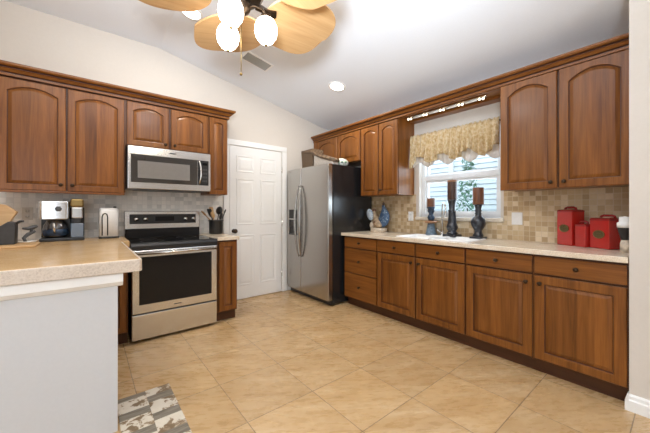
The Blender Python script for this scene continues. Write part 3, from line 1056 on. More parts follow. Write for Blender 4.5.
bow(SPL - 0.028, -1).build('handle', M['handle'], d1)
bow(SPL + 0.028, 1).build('handle', M['handle'], d2)
m = MB()
m.box(-0.003, 0.002, SPL + 0.092, SPL + 0.298, 0.85, 1.215, 0.001)
di = m.build('dispenser', M['blackglass'], d2)
MB().box(-0.008, -0.0035, SPL + 0.10, SPL + 0.29, 1.10, 1.205, 0.001).build('dispenser_panel', M['blackglass'], d2)
MB().box(-0.010, -0.0035, SPL + 0.096, SPL + 0.294, 1.072, 1.084).build('dispenser_ledge', M['chrome'], d2)
MB().box(-0.014, -0.0035, SPL + 0.096, SPL + 0.294, 0.855, 0.872, 0.002).build('drip_tray', M['dgrey'], d2)
MB().box(-0.012, -0.0035, SPL + 0.160, SPL + 0.230, 0.97, 1.05, 0.002).build('dispenser_paddle', M['black'], d2)

# things on the fridge
bk = thing('wicker_basket', 'dark wicker basket with a pale woven panel on top of the fridge', 'basket', (2.40, 2.86, 1.7935))
# local x depth .24, y .0-.62
def tbox(m, x0, x1, y0, y1, z0, z1, fl):
    m.rings([[(x0 + fl, y0 + fl, z0), (x1 - fl, y0 + fl, z0), (x1 - fl, y1 - fl, z0), (x0 + fl, y1 - fl, z0)], [(x0, y0, z1), (x1, y0, z1), (x1, y1, z1), (x0, y1, z1)]], smooth=False)
    return m
m = MB()
m.prism([(0.0, 0.0), (0.395, 0.0), (0.395, 0.165), (0.20, 0.110), (0.0, 0.040)], 0.03, 0.13, 'x', 0.004)
m.build('panel', M['cloth'], bk)
tbox(MB(), 0.006, 0.20, 0.40, 0.67, 0.0, 0.262, 0.012).build('woven_end', M['wicker'], bk)
m = MB()
m.tube([(0.016, 0.655, 0.250), (0.012, 0.42, 0.215), (0.014, 0.22, 0.125), (0.018, 0.02, 0.065), (0.04, -0.012, 0.055), (0.12, -0.012, 0.055), (0.142, 0.02, 0.065), (0.146, 0.25, 0.14), (0.145, 0.42, 0.195)], 0.021, 10)
m.build('rim', M['wicker'], bk)
m = MB()
m.tube([(0.10, 0.69, 0.2), (0.10, 0.715, 0.06), (0.10, 0.73, 0.02)], 0.012, 8)
m.build('handle', M['wicker'], bk)
bw = thing('ceramic_dish', 'small white lidded dish with green leaves on top of the fridge front corner', 'dish', (2.665, 2.952, 1.7865))
MB().lathe([(0.05, 0), (0.085, 0.02), (0.098, 0.05), (0.095, 0.075), (0.07, 0.10), (0.03, 0.116), (0.0, 0.12)], n=24).build('bowl', M['dish'], bw)
m = MB()
for a in (3.6, 4.1, 4.6):
    m.ball((0.095 * math.cos(a), 0.095 * math.sin(a), 0.055), 0.017, (1, 1, 0.7), u=10, v=6)
m.build('leaf', M['leaf'], bw)

# ------------------------------------------------------------------ stove
SX0, SW = 0.300, 0.758
st = thing('stove', 'freestanding stainless electric stove with black glass cooktop', 'stove', (SX0, 3.108, 0))
MB().box(0.004, SW - 0.004, 0.045, 0.695, 0.03, 0.885).build('body', M['dgrey'], st)
m = MB()
m.box(0, SW, 0.03, 0.63, 0.886, 0.906, 0.004)
ck = m.build('cooktop', M['blackglass'], st)
for x, y, r in ((0.19, 0.17, 0.10), (0.56, 0.17, 0.085), (0.19, 0.44, 0.075), (0.56, 0.44, 0.10)):
    m = MB()
    n = 36
    m.rings([[(x + q * math.cos(2 * PI * i / n), y + q * math.sin(2 * PI * i / n), 0.9062) for i in range(n)] for q in (r, r - 0.004)], cap0=False, cap1=False)
    m.build('burner_ring', M['dgrey'], ck)
m = MB()
m.prism([(0.030, 0.842), (0.004, 0.842), (0.004, 0.878), (0.012, 0.898), (0.030, 0.906)], -0.001, SW + 0.001, 'x')
m.build('cooktop_front', M['black'], st)
# backguard
bgp = MB().box(0, SW, 0.632, 0.695, 0.886, 1.195, 0.006).build('backguard', M['steel_x'], st)
MB().box(0.006, SW - 0.006, 0.618, 0.6315, 0.907, 1.005, 0.003).build('riser', M['blackglass'], bgp)
MB().box(0.045, SW - 0.045, 0.626, 0.6315, 1.055, 1.160, 0.003).build('control_panel', M['black'], bgp)
MB().box(0.285, 0.475, 0.624, 0.6258, 1.085, 1.135).build('display', M['blackglass'], bgp)
for x in (0.105, 0.190, 0.595, 0.682):
    MB().lathe([(0.026, 0.0), (0.025, -0.012), (0.021, -0.016), (0.019, -0.028), (0.0, -0.029)], (x, 0.6255, 1.108), 18, 'y').build('knob', M['chrome'], st)
# oven door
od = MB().box(0.004, SW - 0.004, 0.0, 0.044, 0.268, 0.838, 0.006).build('oven_door', M['steel_x'], st)
MB().box(0.060, SW - 0.060, -0.003, 0.0, 0.345, 0.778, 0.001).build('door_window', M['blackglass'], od)
m = MB()
m.tube([(0.025, -0.042, 0.812), (SW - 0.025, -0.042, 0.812)], 0.011, 12)
for x in (0.05, SW - 0.05):
    m.tube([(x, 0.0, 0.812), (x, -0.042, 0.812)], 0.009, 10)
m.build('handle', M['chrome'], od)
MB().box(0.345, 0.412, -0.0012, 0.0, 0.300, 0.309).build('nameplate', M['dgrey'], od)
dw = MB().box(0.004, SW - 0.004, 0.004, 0.044, 0.030, 0.256, 0.005).build('drawer', M['steel_x'], st)
for x in (0.06, SW - 0.06):
    for y in (0.09, 0.62):
        MB().lathe([(0.02, 0), (0.02, 0.03)], (x, y, 0), 12).build('foot', M['black'], st)

# ------------------------------------------------------------------ microwave
mw = thing('microwave', 'stainless over the range microwave mounted above the stove', 'microwave', (0.300, 3.400, 1.417))
MWW, MH = 0.782, 0.418
MB().box(0.0, MWW, 0.022, 0.398, 0.0, MH, 0.003).build('body', M['dgrey'], mw)
m = MB()
m.box(0.0, MWW, 0.0, 0.0215, 0.0, MH, 0.004)
fc_ = m.build('front_frame', M['steel_x'], mw)
door_ = MB().box(0.024, 0.640, -0.005, -0.0002, 0.062, 0.338, 0.002).build('door_glass', M['smoke'], mw)
MB().box(0.080, 0.560, -0.006, -0.0052, 0.105, 0.275).build('door_screen', M['grey_screen'], door_)
cp = MB().box(0.644, 0.758, -0.005, -0.0002, 0.062, 0.338, 0.002).build('control_panel', M['black'], mw)
MB().box(0.690, 0.745, -0.0062, -0.0052, 0.285, 0.312).build('display', M['blackglass'], cp)
for r in range(4):
    for q in range(3):
        MB().box(0.690 + q * 0.019, 0.704 + q * 0.019, -0.0062, -0.0052, 0.10 + r * 0.042, 0.122 + r * 0.042).build('button', M['dgrey'], cp)
m = MB()
m.tube([(0.655, -0.002, 0.325)] + [(0.655 + 0.012 * math.sin(PI * k / 10), -0.012 - 0.032 * math.sin(PI * k / 10) ** 0.6, 0.325 - 0.25 * k / 10) for k in range(11)] + [(0.655, -0.002, 0.075)], 0.009, 10)
m.build('handle', M['chrome'], mw)
MB().box(0.365, 0.425, -0.0012, 0.0, 0.372, 0.384).build('nameplate', M['dgrey'], mw)
MB().box(0.08, 0.70, 0.05, 0.36, -0.006, -0.0002).build('vent_filter', M['dgrey'], mw)

# ------------------------------------------------------------------ things on the stove side counter
cm = thing('coffee_maker', 'steel and black two-sided coffee maker on the tan counter', 'coffee maker', (-0.325, 3.46, ZL))
m = MB()
m.box(0.0, 0.30, 0.02, 0.26, 0.0, 0.028, 0.006)
m.box(0.0, 0.20, 0.19, 0.26, 0.028, 0.20, 0.006)
m.box(0.20, 0.30, 0.17, 0.26, 0.028, 0.30, 0.006)
m.build('body', M['black'], cm)
m = MB()
m.rings([[(x, y, z) for x, y in round_rect(-0.005, 0.198, 0.005, 0.262, 0.03)] for z in (0.195, 0.20, 0.33, 0.345, 0.352)], smooth=True)
hd = m.build('brew_head', M['steel_x'], cm)
MB().lathe([(0.024, 0.0), (0.024, -0.004), (0.018, -0.007), (0.0, -0.008)], (0.125, 0.004, 0.285), 6, 'y', smooth=False).build('dial', M['dgrey'], hd)
cr = MB().lathe([(0.068, 0.030), (0.082, 0.045), (0.088, 0.085), (0.078, 0.14), (0.060, 0.172), (0.058, 0.188), (0.0, 0.190)], (0.098, 0.105, 0), 24).build('carafe', M['carafe'], cm)
m = MB()
m.tube([(0.098, 0.03, 0.165), (0.098, -0.01, 0.155), (0.10, -0.018, 0.115), (0.10, 0.012, 0.075)], 0.009, 8)
m.build('carafe_handle', M['chrome'], cr)
MB().lathe([(0.090, 0.050), (0.0895, 0.086), (0.086, 0.105)], (0.098, 0.105, 0), 24).build('coffee_level', M['holder_navy'], cr)
MB().box(0.205, 0.295, 0.03, 0.168, 0.029, 0.155, 0.006).build('mug_stand', M['water'], cm)
MB().box(0.210, 0.290, 0.02, 0.168, 0.20, 0.30, 0.008).build('pod_head', M['steel'], cm)
MB().box(0.204, 0.296, 0.01, 0.25, 0.303, 0.375, 0.012).build('pod_lid', M['gold'], cm)
MB().box(0.225, 0.275, 0.03, 0.165, 0.158, 0.198, 0.004).build('pod_outlet', M['black'], cm)

to = thing('toaster', 'white slim toaster with a dark arched slot on its end, left of the stove', 'toaster', (0.085, 3.53, ZL))
m = MB()
m.rings([[(x, y, z) for x, y in round_rect(0.0 + d, 0.155 - d, 0.0 + d, 0.20 - d, 0.03)] for z, d in ((0.018, 0.0), (0.25, 0.0), (0.282, 0.004), (0.295, 0.014), (0.298, 0.03))])
b_ = m.build('shell', M['white'], to)
m = MB()
m.rings([[(x, y, z) for x, y in round_rect(-0.003, 0.158, -0.003, 0.203, 0.03)] for z in (0.0, 0.019)])
m.build('base', M['black'], to)
m = MB()
m.tube([(0.022, -0.002, 0.03), (0.022, -0.002, 0.21), (0.030, -0.002, 0.235), (0.045, -0.002, 0.243), (0.058, -0.002, 0.235), (0.064, -0.002, 0.21), (0.064, -0.002, 0.03)], 0.005, 8)
m.build('slot', M['black'], to)
MB().box(0.115, 0.14, 0.09, 0.12, 0.298, 0.312, 0.004).build('lever', M['black'], to)

# knife block and board
bd = thing('cutting_board', 'flat light wood cutting board lying at the left edge of the tan counter', 'board', (-0.80, 3.02, ZL))
m = MB()
m.box(0.0, 0.50, 0.0, 0.30, 0.0005, 0.016, 0.005)
m.build('slab', M['tan'], bd)
kb = thing('knife_block', 'dark slate knife block with slanted front on the left end of the counter', 'knife block', (-0.60, 3.17, ZL + 0.0165))
m = MB()
m.prism([(0.0, 0.0), (0.175, 0.0), (0.178, 0.160), (0.140, 0.172), (0.10, 0.140), (0.0, 0.130)], 0.0, 0.12, 'y', 0.005)
m.build('body', M['slate'], kb)
for k in range(3):
    y = 0.025 + 0.035 * k
    m = MB()
    m.tube([(0.165, y, 0.150), (0.198, y, 0.172), (0.212, y, 0.170)], [0.007, 0.008, 0.007], 8)
    m.build('knife_handle', M['black'], kb)
pk = thing('wooden_box', 'tilted light wood box standing behind the slate knife block at the left edge', 'box', (-0.60, 3.33, ZL + 0.156), 0)
m = MB()
m.prism([(0.0, -0.1555), (0.06, -0.1555), (0.109, -0.010), (0.165, 0.103), (0.10, 0.160), (0.0, 0.175)], 0.0, 0.07, 'y', 0.004)
m.build('shell', M['tan'], pk)
pl = thing('spoon_rest', 'white oval spoon rest beside the knife block on the tan counter', 'spoon rest', (-0.398, 3.40, ZL))
m = MB()
m.rings([[(q * 0.075 * math.cos(2 * PI * i / 24), q * 0.05 * math.sin(2 * PI * i / 24), z) for i in range(24)] for q, z in ((0.6, 0.0005), (0.95, 0.018), (1.0, 0.022), (0.92, 0.020), (0.55, 0.008))])
m.build('dish', M['porc'], pl)
sc = thing('ladle', 'black handled ladle resting in the white spoon rest', 'ladle', (-0.395, 3.40, ZL))
m = MB()
m.tube([(0.0, 0.0, 0.016), (-0.012, 0.01, 0.045), (0.012, 0.02, 0.075), (0.055, 0.03, 0.10)], [0.010, 0.012, 0.015, 0.010], 10)
m.build('handle', M['dgrey'], sc)
m = MB()
m.tube([(-0.02, 0.01, 0.125), (0.01, 0.02, 0.122), (0.040, 0.03, 0.130), (0.068, 0.03, 0.142)], [0.008, 0.014, 0.018, 0.010], 10)
m.tube([(0.030, 0.025, 0.095), (0.035, 0.025, 0.125)], 0.010, 8)
m.build('scoop', M['dgrey'], sc)


def outlet(name, label, loc, rz, w=0.072, h=0.116, mat='white', kind='outlet'):
    o = thing(name, label, 'outlet', loc, rz, 'wall outlets')
    MB().box(-w / 2, w / 2, -0.006, 0, -h / 2, h / 2, 0.002).build('cover_plate', M[mat], o)
    if kind == 'outlet':
        for z in (-0.024, 0.024):
            q = MB().lathe([(0.017, -0.0061), (0.017, -0.0075), (0.0, -0.0076)], (0, 0, z), 18, 'y').build('receptacle', M[mat], o)
            for x in (-0.006, 0.006):
                MB().box(x - 0.0012, x + 0.0012, -0.0082, -0.0077, z - 0.004, z + 0.005).build('slot', M['dgrey'], q)
    else:
        for x in (-0.022, 0.022):
            MB().box(x - 0.014, x + 0.014, -0.0085, -0.0061, -0.034, 0.034, 0.001).build('rocker', M[mat], o)


M['plate_tan'] = plain('beige_plate', (0.56, 0.52, 0.47), 0.4)
outlet('wall_outlet', 'beige wall outlet on the grey mosaic left of the coffee maker', (-0.428, YB - 0.0085, 1.172), 0, mat='plate_tan')
outlet('wall_outlet', 'small white outlet on the travertine mosaic between rooster and window', (XW - 0.0085, 2.19, 1.13), -PI / 2)
outlet('light_switch', 'white double rocker switch on the travertine mosaic right of the window', (XW - 0.0085, 1.02, 1.125), -PI / 2, w=0.090, kind='switch')
outlet('wall_outlet', 'small tan outlet on the grey mosaic between coffee maker and toaster', (0.02, YB - 0.0085, 1.045), 0, w=0.116, h=0.072, mat='plate_tan', kind='blank')

# utensil crock and what it holds
ck_ = thing('utensil_crock', 'black utensil crock on the small counter right of the stove', 'crock', (1.222, 3.64, 0.9165))
m = MB()
m.lathe([(0.074, 0.0), (0.080, 0.008), (0.082, 0.15), (0.088, 0.160), (0.088, 0.170), (0.080, 0.170), (0.076, 0.155), (0.072, 0.02), (0.0, 0.015)], n=28)
m.build('pot', M['black'], ck_)
UB = (1.222, 3.64, 0.9165)
GUt = 'cooking utensils in the black crock'


def utensil(name, label, cat, dx, dy, tip, handle_mat, head_mat, head):
    o = thing(name, label, cat, UB, 0, GUt)
    a = Vector((dx * 0.35, dy * 0.35, 0.025))
    b = Vector(tip)
    MB().tube([a, a.lerp(b, 0.5), b], 0.0065, 8).build('handle', M[handle_mat], o)
    d = (b - a).normalized()
    ax = d.to_track_quat('Z', 'Y').to_matrix()
    m = MB()
    if head == 'spoon':
        m.ball(b + d * 0.02, 0.042, (0.72, 0.28, 1.05), ax, 14, 10)
    elif head == 'tongs':
        m.ball(b + d * 0.01, 0.022, (0.6, 0.4, 1.3), ax, 12, 8)
    elif head == 'ladle':
        m.ball(b + d * 0.01, 0.057, (1.0, 0.55, 0.9), ax, 16, 10)
    else:
        w2 = 0.040
        pts = [(-w2 * 0.6, -0.02), (w2 * 0.6, -0.02), (w2, 0.02), (w2, 0.075), (w2 * 0.8, 0.085), (-w2 * 0.8, 0.085), (-w2, 0.075), (-w2, 0.02)]
        m.rings([[b + ax @ Vector((p[0], yy, p[1])) for p in pts] for yy in (-0.004, 0.004)], smooth=False)
    m.build('head', M[head_mat], o)


utensil('wooden_spoon', 'brown wooden spoon leaning far left in the black crock', 'spoon', 0.17, 0, (-0.132, -0.005, 0.235), 'spoonwood', 'spoonwood', 'spoon')
utensil('wooden_spoon', 'short tan wooden spoon hanging low at the left rim of the crock', 'spoon', 0.02, -0.05, (-0.052, -0.052, 0.215), 'spoonwood', 'tan', 'spoon')
utensil('spatula', 'black spatula standing left in the crock beside the wooden one', 'spatula', 0.02, 0.0, (-0.066, -0.02, 0.225), 'black', 'black', 'spatula')
utensil('wooden_spatula', 'flat tan wooden spatula at the back of the crock', 'spatula', 0.0, 0.05, (-0.030, 0.05, 0.245), 'spoonwood', 'tan', 'spatula')
utensil('serving_ladle', 'large black ladle standing highest at the right of the crock', 'ladle', 0.0, 0.03, (0.045, 0.02, 0.275), 'black', 'black', 'ladle')
utensil('slotted_spoon', 'black spoon at the front of the crock below the ladle', 'spoon', 0.02, -0.06, (0.035, -0.06, 0.195), 'black', 'black', 'spoon')
utensil('tongs', 'slim black tongs leaning far right out of the crock', 'tongs', 0.05, 0.0, (0.105, -0.01, 0.265), 'black', 'black', 'tongs')

# ------------------------------------------------------------------ things on the window counter
ZW = 0.9195


def candle(name, label, loc, r, h, mat, top_mat):
    o = thing(name, label, 'candle', loc, 0, 'pillar candles by the window')
    MB().lathe([(r * 0.96, 0.0), (r, 0.004), (r, h - 0.004), (r * 0.96, h), (r * 0.9, h), (0.0, h - 0.004)], n=28).build('wax', M[mat], o)
    if top_mat:
        MB().lathe([(r * 1.01, h - 0.020), (r * 1.012, h - 0.001), (r * 0.9, h + 0.002), (r * 0.85, h + 0.0)], n=28).build('rim', M[top_mat], o)
    MB().tube([(0, 0, h - 0.004), (0.002, 0, h + 0.015)], 0.0018, 6).build('wick', M['black'], o)


GH = 'candle holders by the window'
X3 = 3.065
hz = 0.37
o = thing('candle_holder', 'short weathered blue grey candle holder left of the faucet', 'candle holder', (3.06, 1.858, ZW), 0, GH)
m = MB()
m.lathe([(0.062, 0.0), (0.064, 0.012), (0.058, 0.025), (0.048, 0.065), (0.040, 0.11), (0.036, 0.135)], n=20)
m.build('foot', M['holder_blue'], o)
MB().lathe([(0.036, 0.135), (0.066, 0.142), (0.070, 0.152), (0.066, 0.160), (0.028, 0.165)], n=24).build('saucer', M['candle_top'], o)
m = MB()
m.lathe([(0.028, 0.165), (0.036, 0.185), (0.040, 0.205), (0.032, 0.225), (0.024, 0.240), (0.030, 0.258), (0.040, 0.275), (0.036, 0.295), (0.046, 0.312), (0.048, 0.322), (0.0, 0.323)], n=20)
m.build('stem', M['holder_navy'], o)
candle('pillar_candle', 'short russet pillar candle on the blue grey holder', (3.06, 1.858, ZW + 0.3235), 0.043, 0.098, 'candle_red', None)

o = thing('candle_holder', 'tall black column candle holder in the middle of the three', 'candle holder', (3.06, 1.608, ZW), 0, GH)
m = MB()
m.box(-0.072, 0.072, -0.072, 0.072, 0.0, 0.026, 0.005)
m.build('plinth', M['holder'], o)
m = MB()
m.lathe([(0.056, 0.026), (0.058, 0.040), (0.045, 0.052), (0.040, 0.062), (0.056, 0.085), (0.060, 0.105), (0.052, 0.128), (0.044, 0.150), (0.040, 0.21), (0.036, 0.27), (0.041, 0.276), (0.041, 0.284), (0.035, 0.290), (0.036, 0.35), (0.046, 0.385), (0.050, 0.398), (0.0, 0.399)], n=24)
m.build('column', M['holder'], o)
candle('pillar_candle', 'tallest dark brown pillar candle on the black column holder', (3.06, 1.608, ZW + 0.3995), 0.048, 0.208, 'candle_dark', 'candle_top')

o = thing('candle_holder', 'black baluster candle holder with a round belly, right of the three', 'candle holder', (3.06, 1.335, ZW), 0, GH)
m = MB()
m.box(-0.062, 0.062, -0.062, 0.062, 0.0, 0.020, 0.004)
m.build('plinth', M['holder'], o)
m = MB()
m.lathe([(0.048, 0.020), (0.050, 0.034), (0.036, 0.055), (0.034, 0.080), (0.050, 0.105), (0.066, 0.135), (0.070, 0.165), (0.062, 0.195), (0.040, 0.222), (0.028, 0.240), (0.034, 0.252), (0.026, 0.264), (0.036, 0.280), (0.028, 0.296), (0.034, 0.320), (0.042, 0.340), (0.0, 0.341)], n=24)
m.build('baluster', M['holder'], o)
candle('pillar_candle', 'reddish brown pillar candle on the rounded black holder', (3.06, 1.335, ZW + 0.3415), 0.052, 0.170, 'candle_red', None)

# rooster
ro = thing('rooster_figurine', 'blue and tan ceramic rooster figurine beside the fridge', 'figurine', (3.02, 2.60, ZW))
# local y: towards the fridge (+) is left in the picture
MB().lathe([(0.105, 0.0), (0.112, 0.012), (0.108, 0.028), (0.112, 0.042), (0.100, 0.050), (0.0, 0.052)], n=28).build('base', M['hen_cream'], ro)
m = MB()
m.rings([[(c_[0] + r_ * 0.7 * math.cos(2 * PI * i / 16), c_[1] + r_ * math.sin(2 * PI * i / 16), c_[2]) for i in range(16)] for c_, r_ in
         [((0, 0.0, 0.050), 0.040), ((0, -0.005, 0.075), 0.078), ((0, -0.002, 0.105), 0.092), ((0, 0.010, 0.140), 0.082), ((0, 0.035, 0.170), 0.058), ((0, 0.060, 0.200), 0.042), ((0, 0.075, 0.230), 0.033), ((0, 0.080, 0.258), 0.028), ((0, 0.080, 0.278), 0.014)]])
bdy = m.build('body', M['hen_tan'], ro)
m = MB()
m.rings([[(c_[0] + r_ * 0.5 * math.cos(2 * PI * i / 16), c_[1] + r_ * math.sin(2 * PI * i / 16), c_[2]) for i in range(16)] for c_, r_ in
         [((0, -0.045, 0.060), 0.040), ((0, -0.070, 0.10), 0.072), ((0, -0.085, 0.16), 0.088), ((0, -0.098, 0.21), 0.080), ((0, -0.100, 0.26), 0.060), ((0, -0.088, 0.31), 0.034), ((0, -0.078, 0.345), 0.024), ((0, -0.070, 0.362), 0.008)]])
m.build('tail', M['feather_blue'], ro)
MB().ball((0, -0.078, 0.368), 0.022, (0.7, 0.9, 1.0)).build('tail_tip', M['hen_dark'], ro)
MB().ball((-0.03, 0.128, 0.228), 0.062, (0.45, 0.85, 1.3), Matrix.Rotation(-0.35, 3, 'X')).build('wing', M['feather_pale'], ro)
MB().ball((-0.04, 0.02, 0.12), 0.04, (0.5, 0.9, 0.9)).build('breast', M['comb'], ro)
MB().ball((-0.02, 0.105, 0.085), 0.04, (0.7, 0.8, 1.1)).build('chick', M['hen_cream'], ro)
m = MB()
for dy, dz in ((0.062, 0.284), (0.080, 0.292), (0.098, 0.284)):
    m.ball((0, dy, dz), 0.015, (0.6, 1, 1.2), u=10, v=6)
m.tube([(0, 0.08, 0.270), (0, 0.08, 0.288)], 0.014, 8)
m.build('comb', M['comb'], ro)
MB().lathe([(0.010, 0.0), (0.0, 0.028)], (0, 0.106, 0.252), 8, 'y').build('beak', M['gold'], ro)

# red canisters


def canister(label, loc, rz, w, d, h, badge):
    o = thing('canister', label, 'canister', loc, rz, 'red canisters')
    bv = 0.006
    MB().box(-w / 2, w / 2, 0, d, 0.0005, h, bv).build('body', M['red'], o)
    ld = MB()
    ld.rings([[(x, y, z) for x, y in round_rect(-w / 2 - e, w / 2 + e, -e, d + e, 0.012)] for z, e in ((h - 0.006, 0.002), (h + 0.006, 0.003), (h + 0.012, -0.004), (h + 0.016, -0.02))], smooth=False)
    l_ = ld.build('lid', M['redlid'], o)
    m = MB()
    m.tube([(-w * 0.36, d / 2, h + 0.012), (-w * 0.33, d / 2, h + 0.025), (-w * 0.2, d / 2, h + 0.031), (w * 0.2, d / 2, h + 0.031), (w * 0.33, d / 2, h + 0.025), (w * 0.36, d / 2, h + 0.012)], 0.009, 8)
    m.build('lid_handle', M['redlid'], l_)
    if badge:
        q = MB()
        zc_ = h * 0.50
        q.rings([[(badge * e * math.cos(2 * PI * i / 28), y, zc_ + badge * 0.78 * e * math.sin(2 * PI * i / 28)) for i in range(28)] for y, e in ((0.0, 1.12), (-0.005, 1.10), (-0.005, 0.96), (-0.003, 0.94))], cap0=False)
        b1 = q.build('badge', M['bronze'], o)
        q = MB()
        q.tube([(badge * 1.06 * math.cos(2 * PI * i / 28), -0.004, zc_ + badge * 0.83 * math.sin(2 * PI * i / 28)) for i in range(29)], 0.003, 6, cap=False)
        q.build('badge_rim', M['gold'], b1)
    else:
        q = MB()
        for z in (0.3, 0.5, 0.7):
            q.box(-w * 0.42, w * 0.42, -0.003, 0.0, h * z - 0.003, h * z + 0.003)
        q.build('relief', M['red'], o)


RC = math.radians(-118)
canister('tall red canister with oval bronze badge, left of the three', (3.0, 0.636, ZW), RC, 0.124, 0.125, 0.275, 0.034)
canister('small plain red canister between the two badged ones', (2.955, 0.530, ZW), RC, 0.080, 0.075, 0.165, 0)
canister('widest red canister with oval bronze badge, nearest the right wall', (2.93, 0.418, ZW), RC, 0.132, 0.165, 0.213, 0.034)
ap = thing('coffee_grinder', 'black funnel shaped grinder with white lid half hidden by the right wall', 'grinder', (2.79, 0.270, ZW))
m = MB()
m.lathe([(0.024, 0.0), (0.024, 0.06), (0.018, 0.086)], n=20)
m.build('stand', M['hen_cream'], ap)
MB().lathe([(0.020, 0.085), (0.037, 0.160), (0.038, 0.167)], n=20).build('hopper', M['black'], ap)
MB().lathe([(0.039, 0.167), (0.040, 0.198), (0.032, 0.204), (0.029, 0.206), (0.029, 0.238), (0.0, 0.242)], n=24).build('lid', M['white'], ap)

# ------------------------------------------------------------------ valance over the window
va = thing('valance', 'gold patterned valance with white lining hung over the window', 'valance', (3.05, 0, 0))
m = MB()
VY0, VY1 = 1.135, 2.125


def vz(s):  # scalloped lower edge, s along 0..1 from the far end
    return 1.785 - 0.045 * math.cos(2 * PI * s * 3.5) - (0.03 if s < 0.06 else 0)


nS, nZ = 180, 12
grid = []
for j in range(nZ + 1):
    r = []
    for i in range(nS + 1):
        s = i / nS
        y = VY1 + (VY0 - VY1) * s
        u = j / nZ
        top = 2.095 + 0.006 * math.sin(s * 140)
        z = top + (vz(s) - top) * u
        amp = 0.008 + 0.026 * u
        x = amp * math.sin(s * 2 * PI * 15 + 1.6 * math.sin(s * 9)) + 0.010 * u * math.sin(s * 2 * PI * 7)
        if u < 0.25:
            x += 0.010 * math.sin(u / 0.25 * PI) * -1
        r.append(m.bm.verts.new((x - 0.03 * u, y, z)))
    grid.append(r)
for j in range(nZ):
    for i in range(nS):
        f = m.bm.faces.new((grid[j][i], grid[j][i + 1], grid[j + 1][i + 1], grid[j + 1][i]))
        f.smooth = True
vo = m.build('fabric', M['fabric'], va)
md = vo.modifiers.new('thick', 'SOLIDIFY')
md.thickness = 0.003
m = MB()
grid = []
for j in range(5):
    r = []
    for i in range(91):
        s = i / 90
        y = VY1 - 0.01 + (VY0 - VY1 + 0.02) * s
        u = j / 4
        z = 2.05 + (1.738 - 0.032 * math.cos(2 * PI * s * 4 + 0.9) - 2.05) * u
        r.append(m.bm.verts.new((0.035 + 0.006 * math.sin(s * 2 * PI * 16), y, z)))
    grid.append(r)
for j in range(4):
    for i in range(90):
        f = m.bm.faces.new((grid[j][i], grid[j][i + 1], grid[j + 1][i + 1], grid[j + 1][i]))
        f.smooth = True
lo = m.build('lining', M['lining'], va)
md = lo.modifiers.new('thick', 'SOLIDIFY')
md.thickness = 0.002
m = MB()
m.tube([(0.012, VY0 - 0.03, 2.065), (0.012, VY1 + 0.015, 2.065)], 0.009, 10)
m.ball((0.012, VY0 - 0.035, 2.065), 0.020)
m.build('rod', M['knob'], va)
for y in (VY0 - 0.015, VY1 + 0.005):
    MB().tube([(0.012, y, 2.065), (XW - 3.05, y, 2.065)], 0.007, 8).build('rod_bracket', M['knob'], va)

# ------------------------------------------------------------------ ceiling things
TILT = math.atan(SL)


def recessed(label, x, y, power):
    o = thing('recessed_light', label, 'light', (x, y, zc(x) - 0.001), 0, 'recessed ceiling lights')
    o.rotation_euler = (0, TILT, 0)
    MB().lathe([(0.082, -0.002), (0.104, -0.006), (0.110, -0.001), (0.110, 0.0)], n=32).build('trim_ring', M['trim'], o)
    MB().lathe([(0.0, -0.0045), (0.081, -0.0045), (0.081, -0.001)], n=32).build('diffuser', M['lampdisc'], o)
    lamp('recessed_lamp', 'AREA', (x - 0.01 * SL, y, zc(x) - 0.012), power, (1.0, 0.93, 0.82), (0, TILT, 0), shape='DISK', size=0.13)


recessed('recessed ceiling light near the fridge end of the sloped ceiling', 2.351, 2.682, 14)
recessed('recessed ceiling light behind the fan blades above the microwave', 0.743, 2.895, 10)
v = thing('ceiling_vent', 'grey louvred vent on the sloped ceiling beyond the fan', 'vent', (1.485, 3.06, zc(1.485) - 0.001))
v.rotation_euler = (0, TILT, 0)
MB().box(-0.165, 0.165, -0.095, 0.095, -0.006, 0.0, 0.002).build('frame', M['trim'], v)
MB().box(-0.142, 0.142, -0.073, 0.073, -0.0068, -0.0062).build('backing', M['dgrey'], v)
for k in range(7):
    y = -0.062 + k * 0.0207
    MB().prism([(y - 0.008, -0.007), (y + 0.006, -0.014), (y + 0.008, -0.012), (y - 0.006, -0.007)], -0.14, 0.14, 'x').build('slat', M['vent'], v)

FX, FY, FZ = 0.68, 1.60, 2.42
fan = thing('ceiling_fan', 'ceiling fan with broad leaf shaped tan blades and three lit globes', 'ceiling fan', (FX, FY, FZ))
MB().tube([(0, 0, 0.10), (0, 0, zc(FX) - FZ - 0.01)], 0.014, 12).build('downrod', M['knob'], fan)
MB().lathe([(0.02, -0.07), (0.06, -0.06), (0.07, -0.02), (0.07, 0.0)], (0, 0, zc(FX) - FZ - 0.004), 24).build('canopy', M['knob'], fan)
MB().lathe([(0.05, -0.035), (0.10, -0.025), (0.125, 0.0), (0.13, 0.06), (0.11, 0.10), (0.05, 0.12), (0.02, 0.13)], (0, 0, 0.01), 32).build('motor_housing', M['knob'], fan)


def leaf_pts(n=64):
    pts = []
    for i in range(n):
        a = 2 * PI * i / n
        rip = 1 - 0.085 * math.cos(4 * a) * (0.4 + 0.6 * max(0, math.cos(a * 0.5)) ** 2)
        x = 0.405 + 0.245 * math.cos(a) * rip
        y = 0.250 * math.sin(a) * rip * (1.0 if math.cos(a) > -0.3 else 1 - 0.45 * (-0.3 - math.cos(a)))
        pts.append((x, y))
    return pts


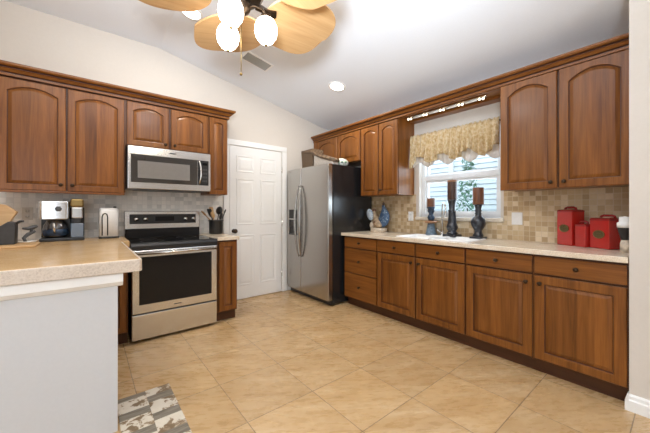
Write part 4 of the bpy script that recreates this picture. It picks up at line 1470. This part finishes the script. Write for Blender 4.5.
for k in range(5):
    a = math.radians(5 + 72 * k)
    Rm = Matrix.Rotation(a, 4, 'Z') @ Matrix.Rotation(math.radians(-10), 4, 'X')
    m = MB()
    pts = leaf_pts()
    m.rings([[Rm @ Vector((x, y, z - 0.10 * (x - 0.16) ** 2 * 0)) for x, y in pts] for z in (-0.006, 0.006)], smooth=False)
    b = m.build('blade', M['blade'], fan)
    m = MB()
    m.prism([(-0.0, 0.0)] * 0 or [(0.10, -0.022), (0.17, -0.016), (0.215, -0.034), (0.235, 0.0), (0.215, 0.034), (0.17, 0.016), (0.10, 0.022)], -0.020, -0.007, 'z')
    for vv in m.bm.verts:
        vv.co = Rm @ vv.co
    m.build('blade_bracket', M['knob'], b)
lk = MB().lathe([(0.05, -0.03), (0.055, -0.06), (0.045, -0.085), (0.02, -0.10), (0.012, -0.12), (0.0, -0.125)], (0, 0, 0.0), 24).build('light_kit', M['knob'], fan)
for gx, gy, gz in ((0.572, 1.478, 2.222), (0.641, 1.702, 2.222), (0.788, 1.510, 2.222)):
    p = Vector((gx - FX, gy - FY, gz - FZ))
    d = Vector((p.x, p.y, 0)).normalized()
    m = MB()
    m.tube([(d.x * 0.03, d.y * 0.03, -0.07), (d.x * 0.07, d.y * 0.07, -0.055), (p.x - d.x * 0.02, p.y - d.y * 0.02, -0.075), (p.x, p.y, p.z + 0.082)], 0.007, 8)
    m.lathe([(0.028, 0.066), (0.03, 0.082), (0.012, 0.092)], p, 16)
    m.build('lamp_arm', M['knob'], lk)
    gl = MB().lathe([(0.0, -0.080), (0.018, -0.077), (0.040, -0.062), (0.057, -0.036), (0.064, -0.006), (0.061, 0.024), (0.049, 0.052), (0.028, 0.068)], p, 28).build('globe', M['globe'], lk)
    MB().lathe([(0.0, -0.090), (0.008, -0.087), (0.010, -0.082), (0.006, -0.078)], p, 12).build('finial', M['gold'], gl)
m = MB()
m.tube([(-0.005, -0.008, -0.12), (-0.005, -0.008, -0.44)], 0.0025, 6)
m.ball((-0.005, -0.008, -0.448), 0.009, u=10, v=6)
m.build('pull_chain', M['gold'], fan)

# ------------------------------------------------------------------ rug
rg = thing('rug', 'patchwork plank patterned rug in cream and grey beside the half wall', 'rug', (0.139, 1.35, 0.0))
MB().box(0.0, 0.298, 0.0, 0.91, 0.0008, 0.008, 0.002).build('mat', M['rug'], rg)
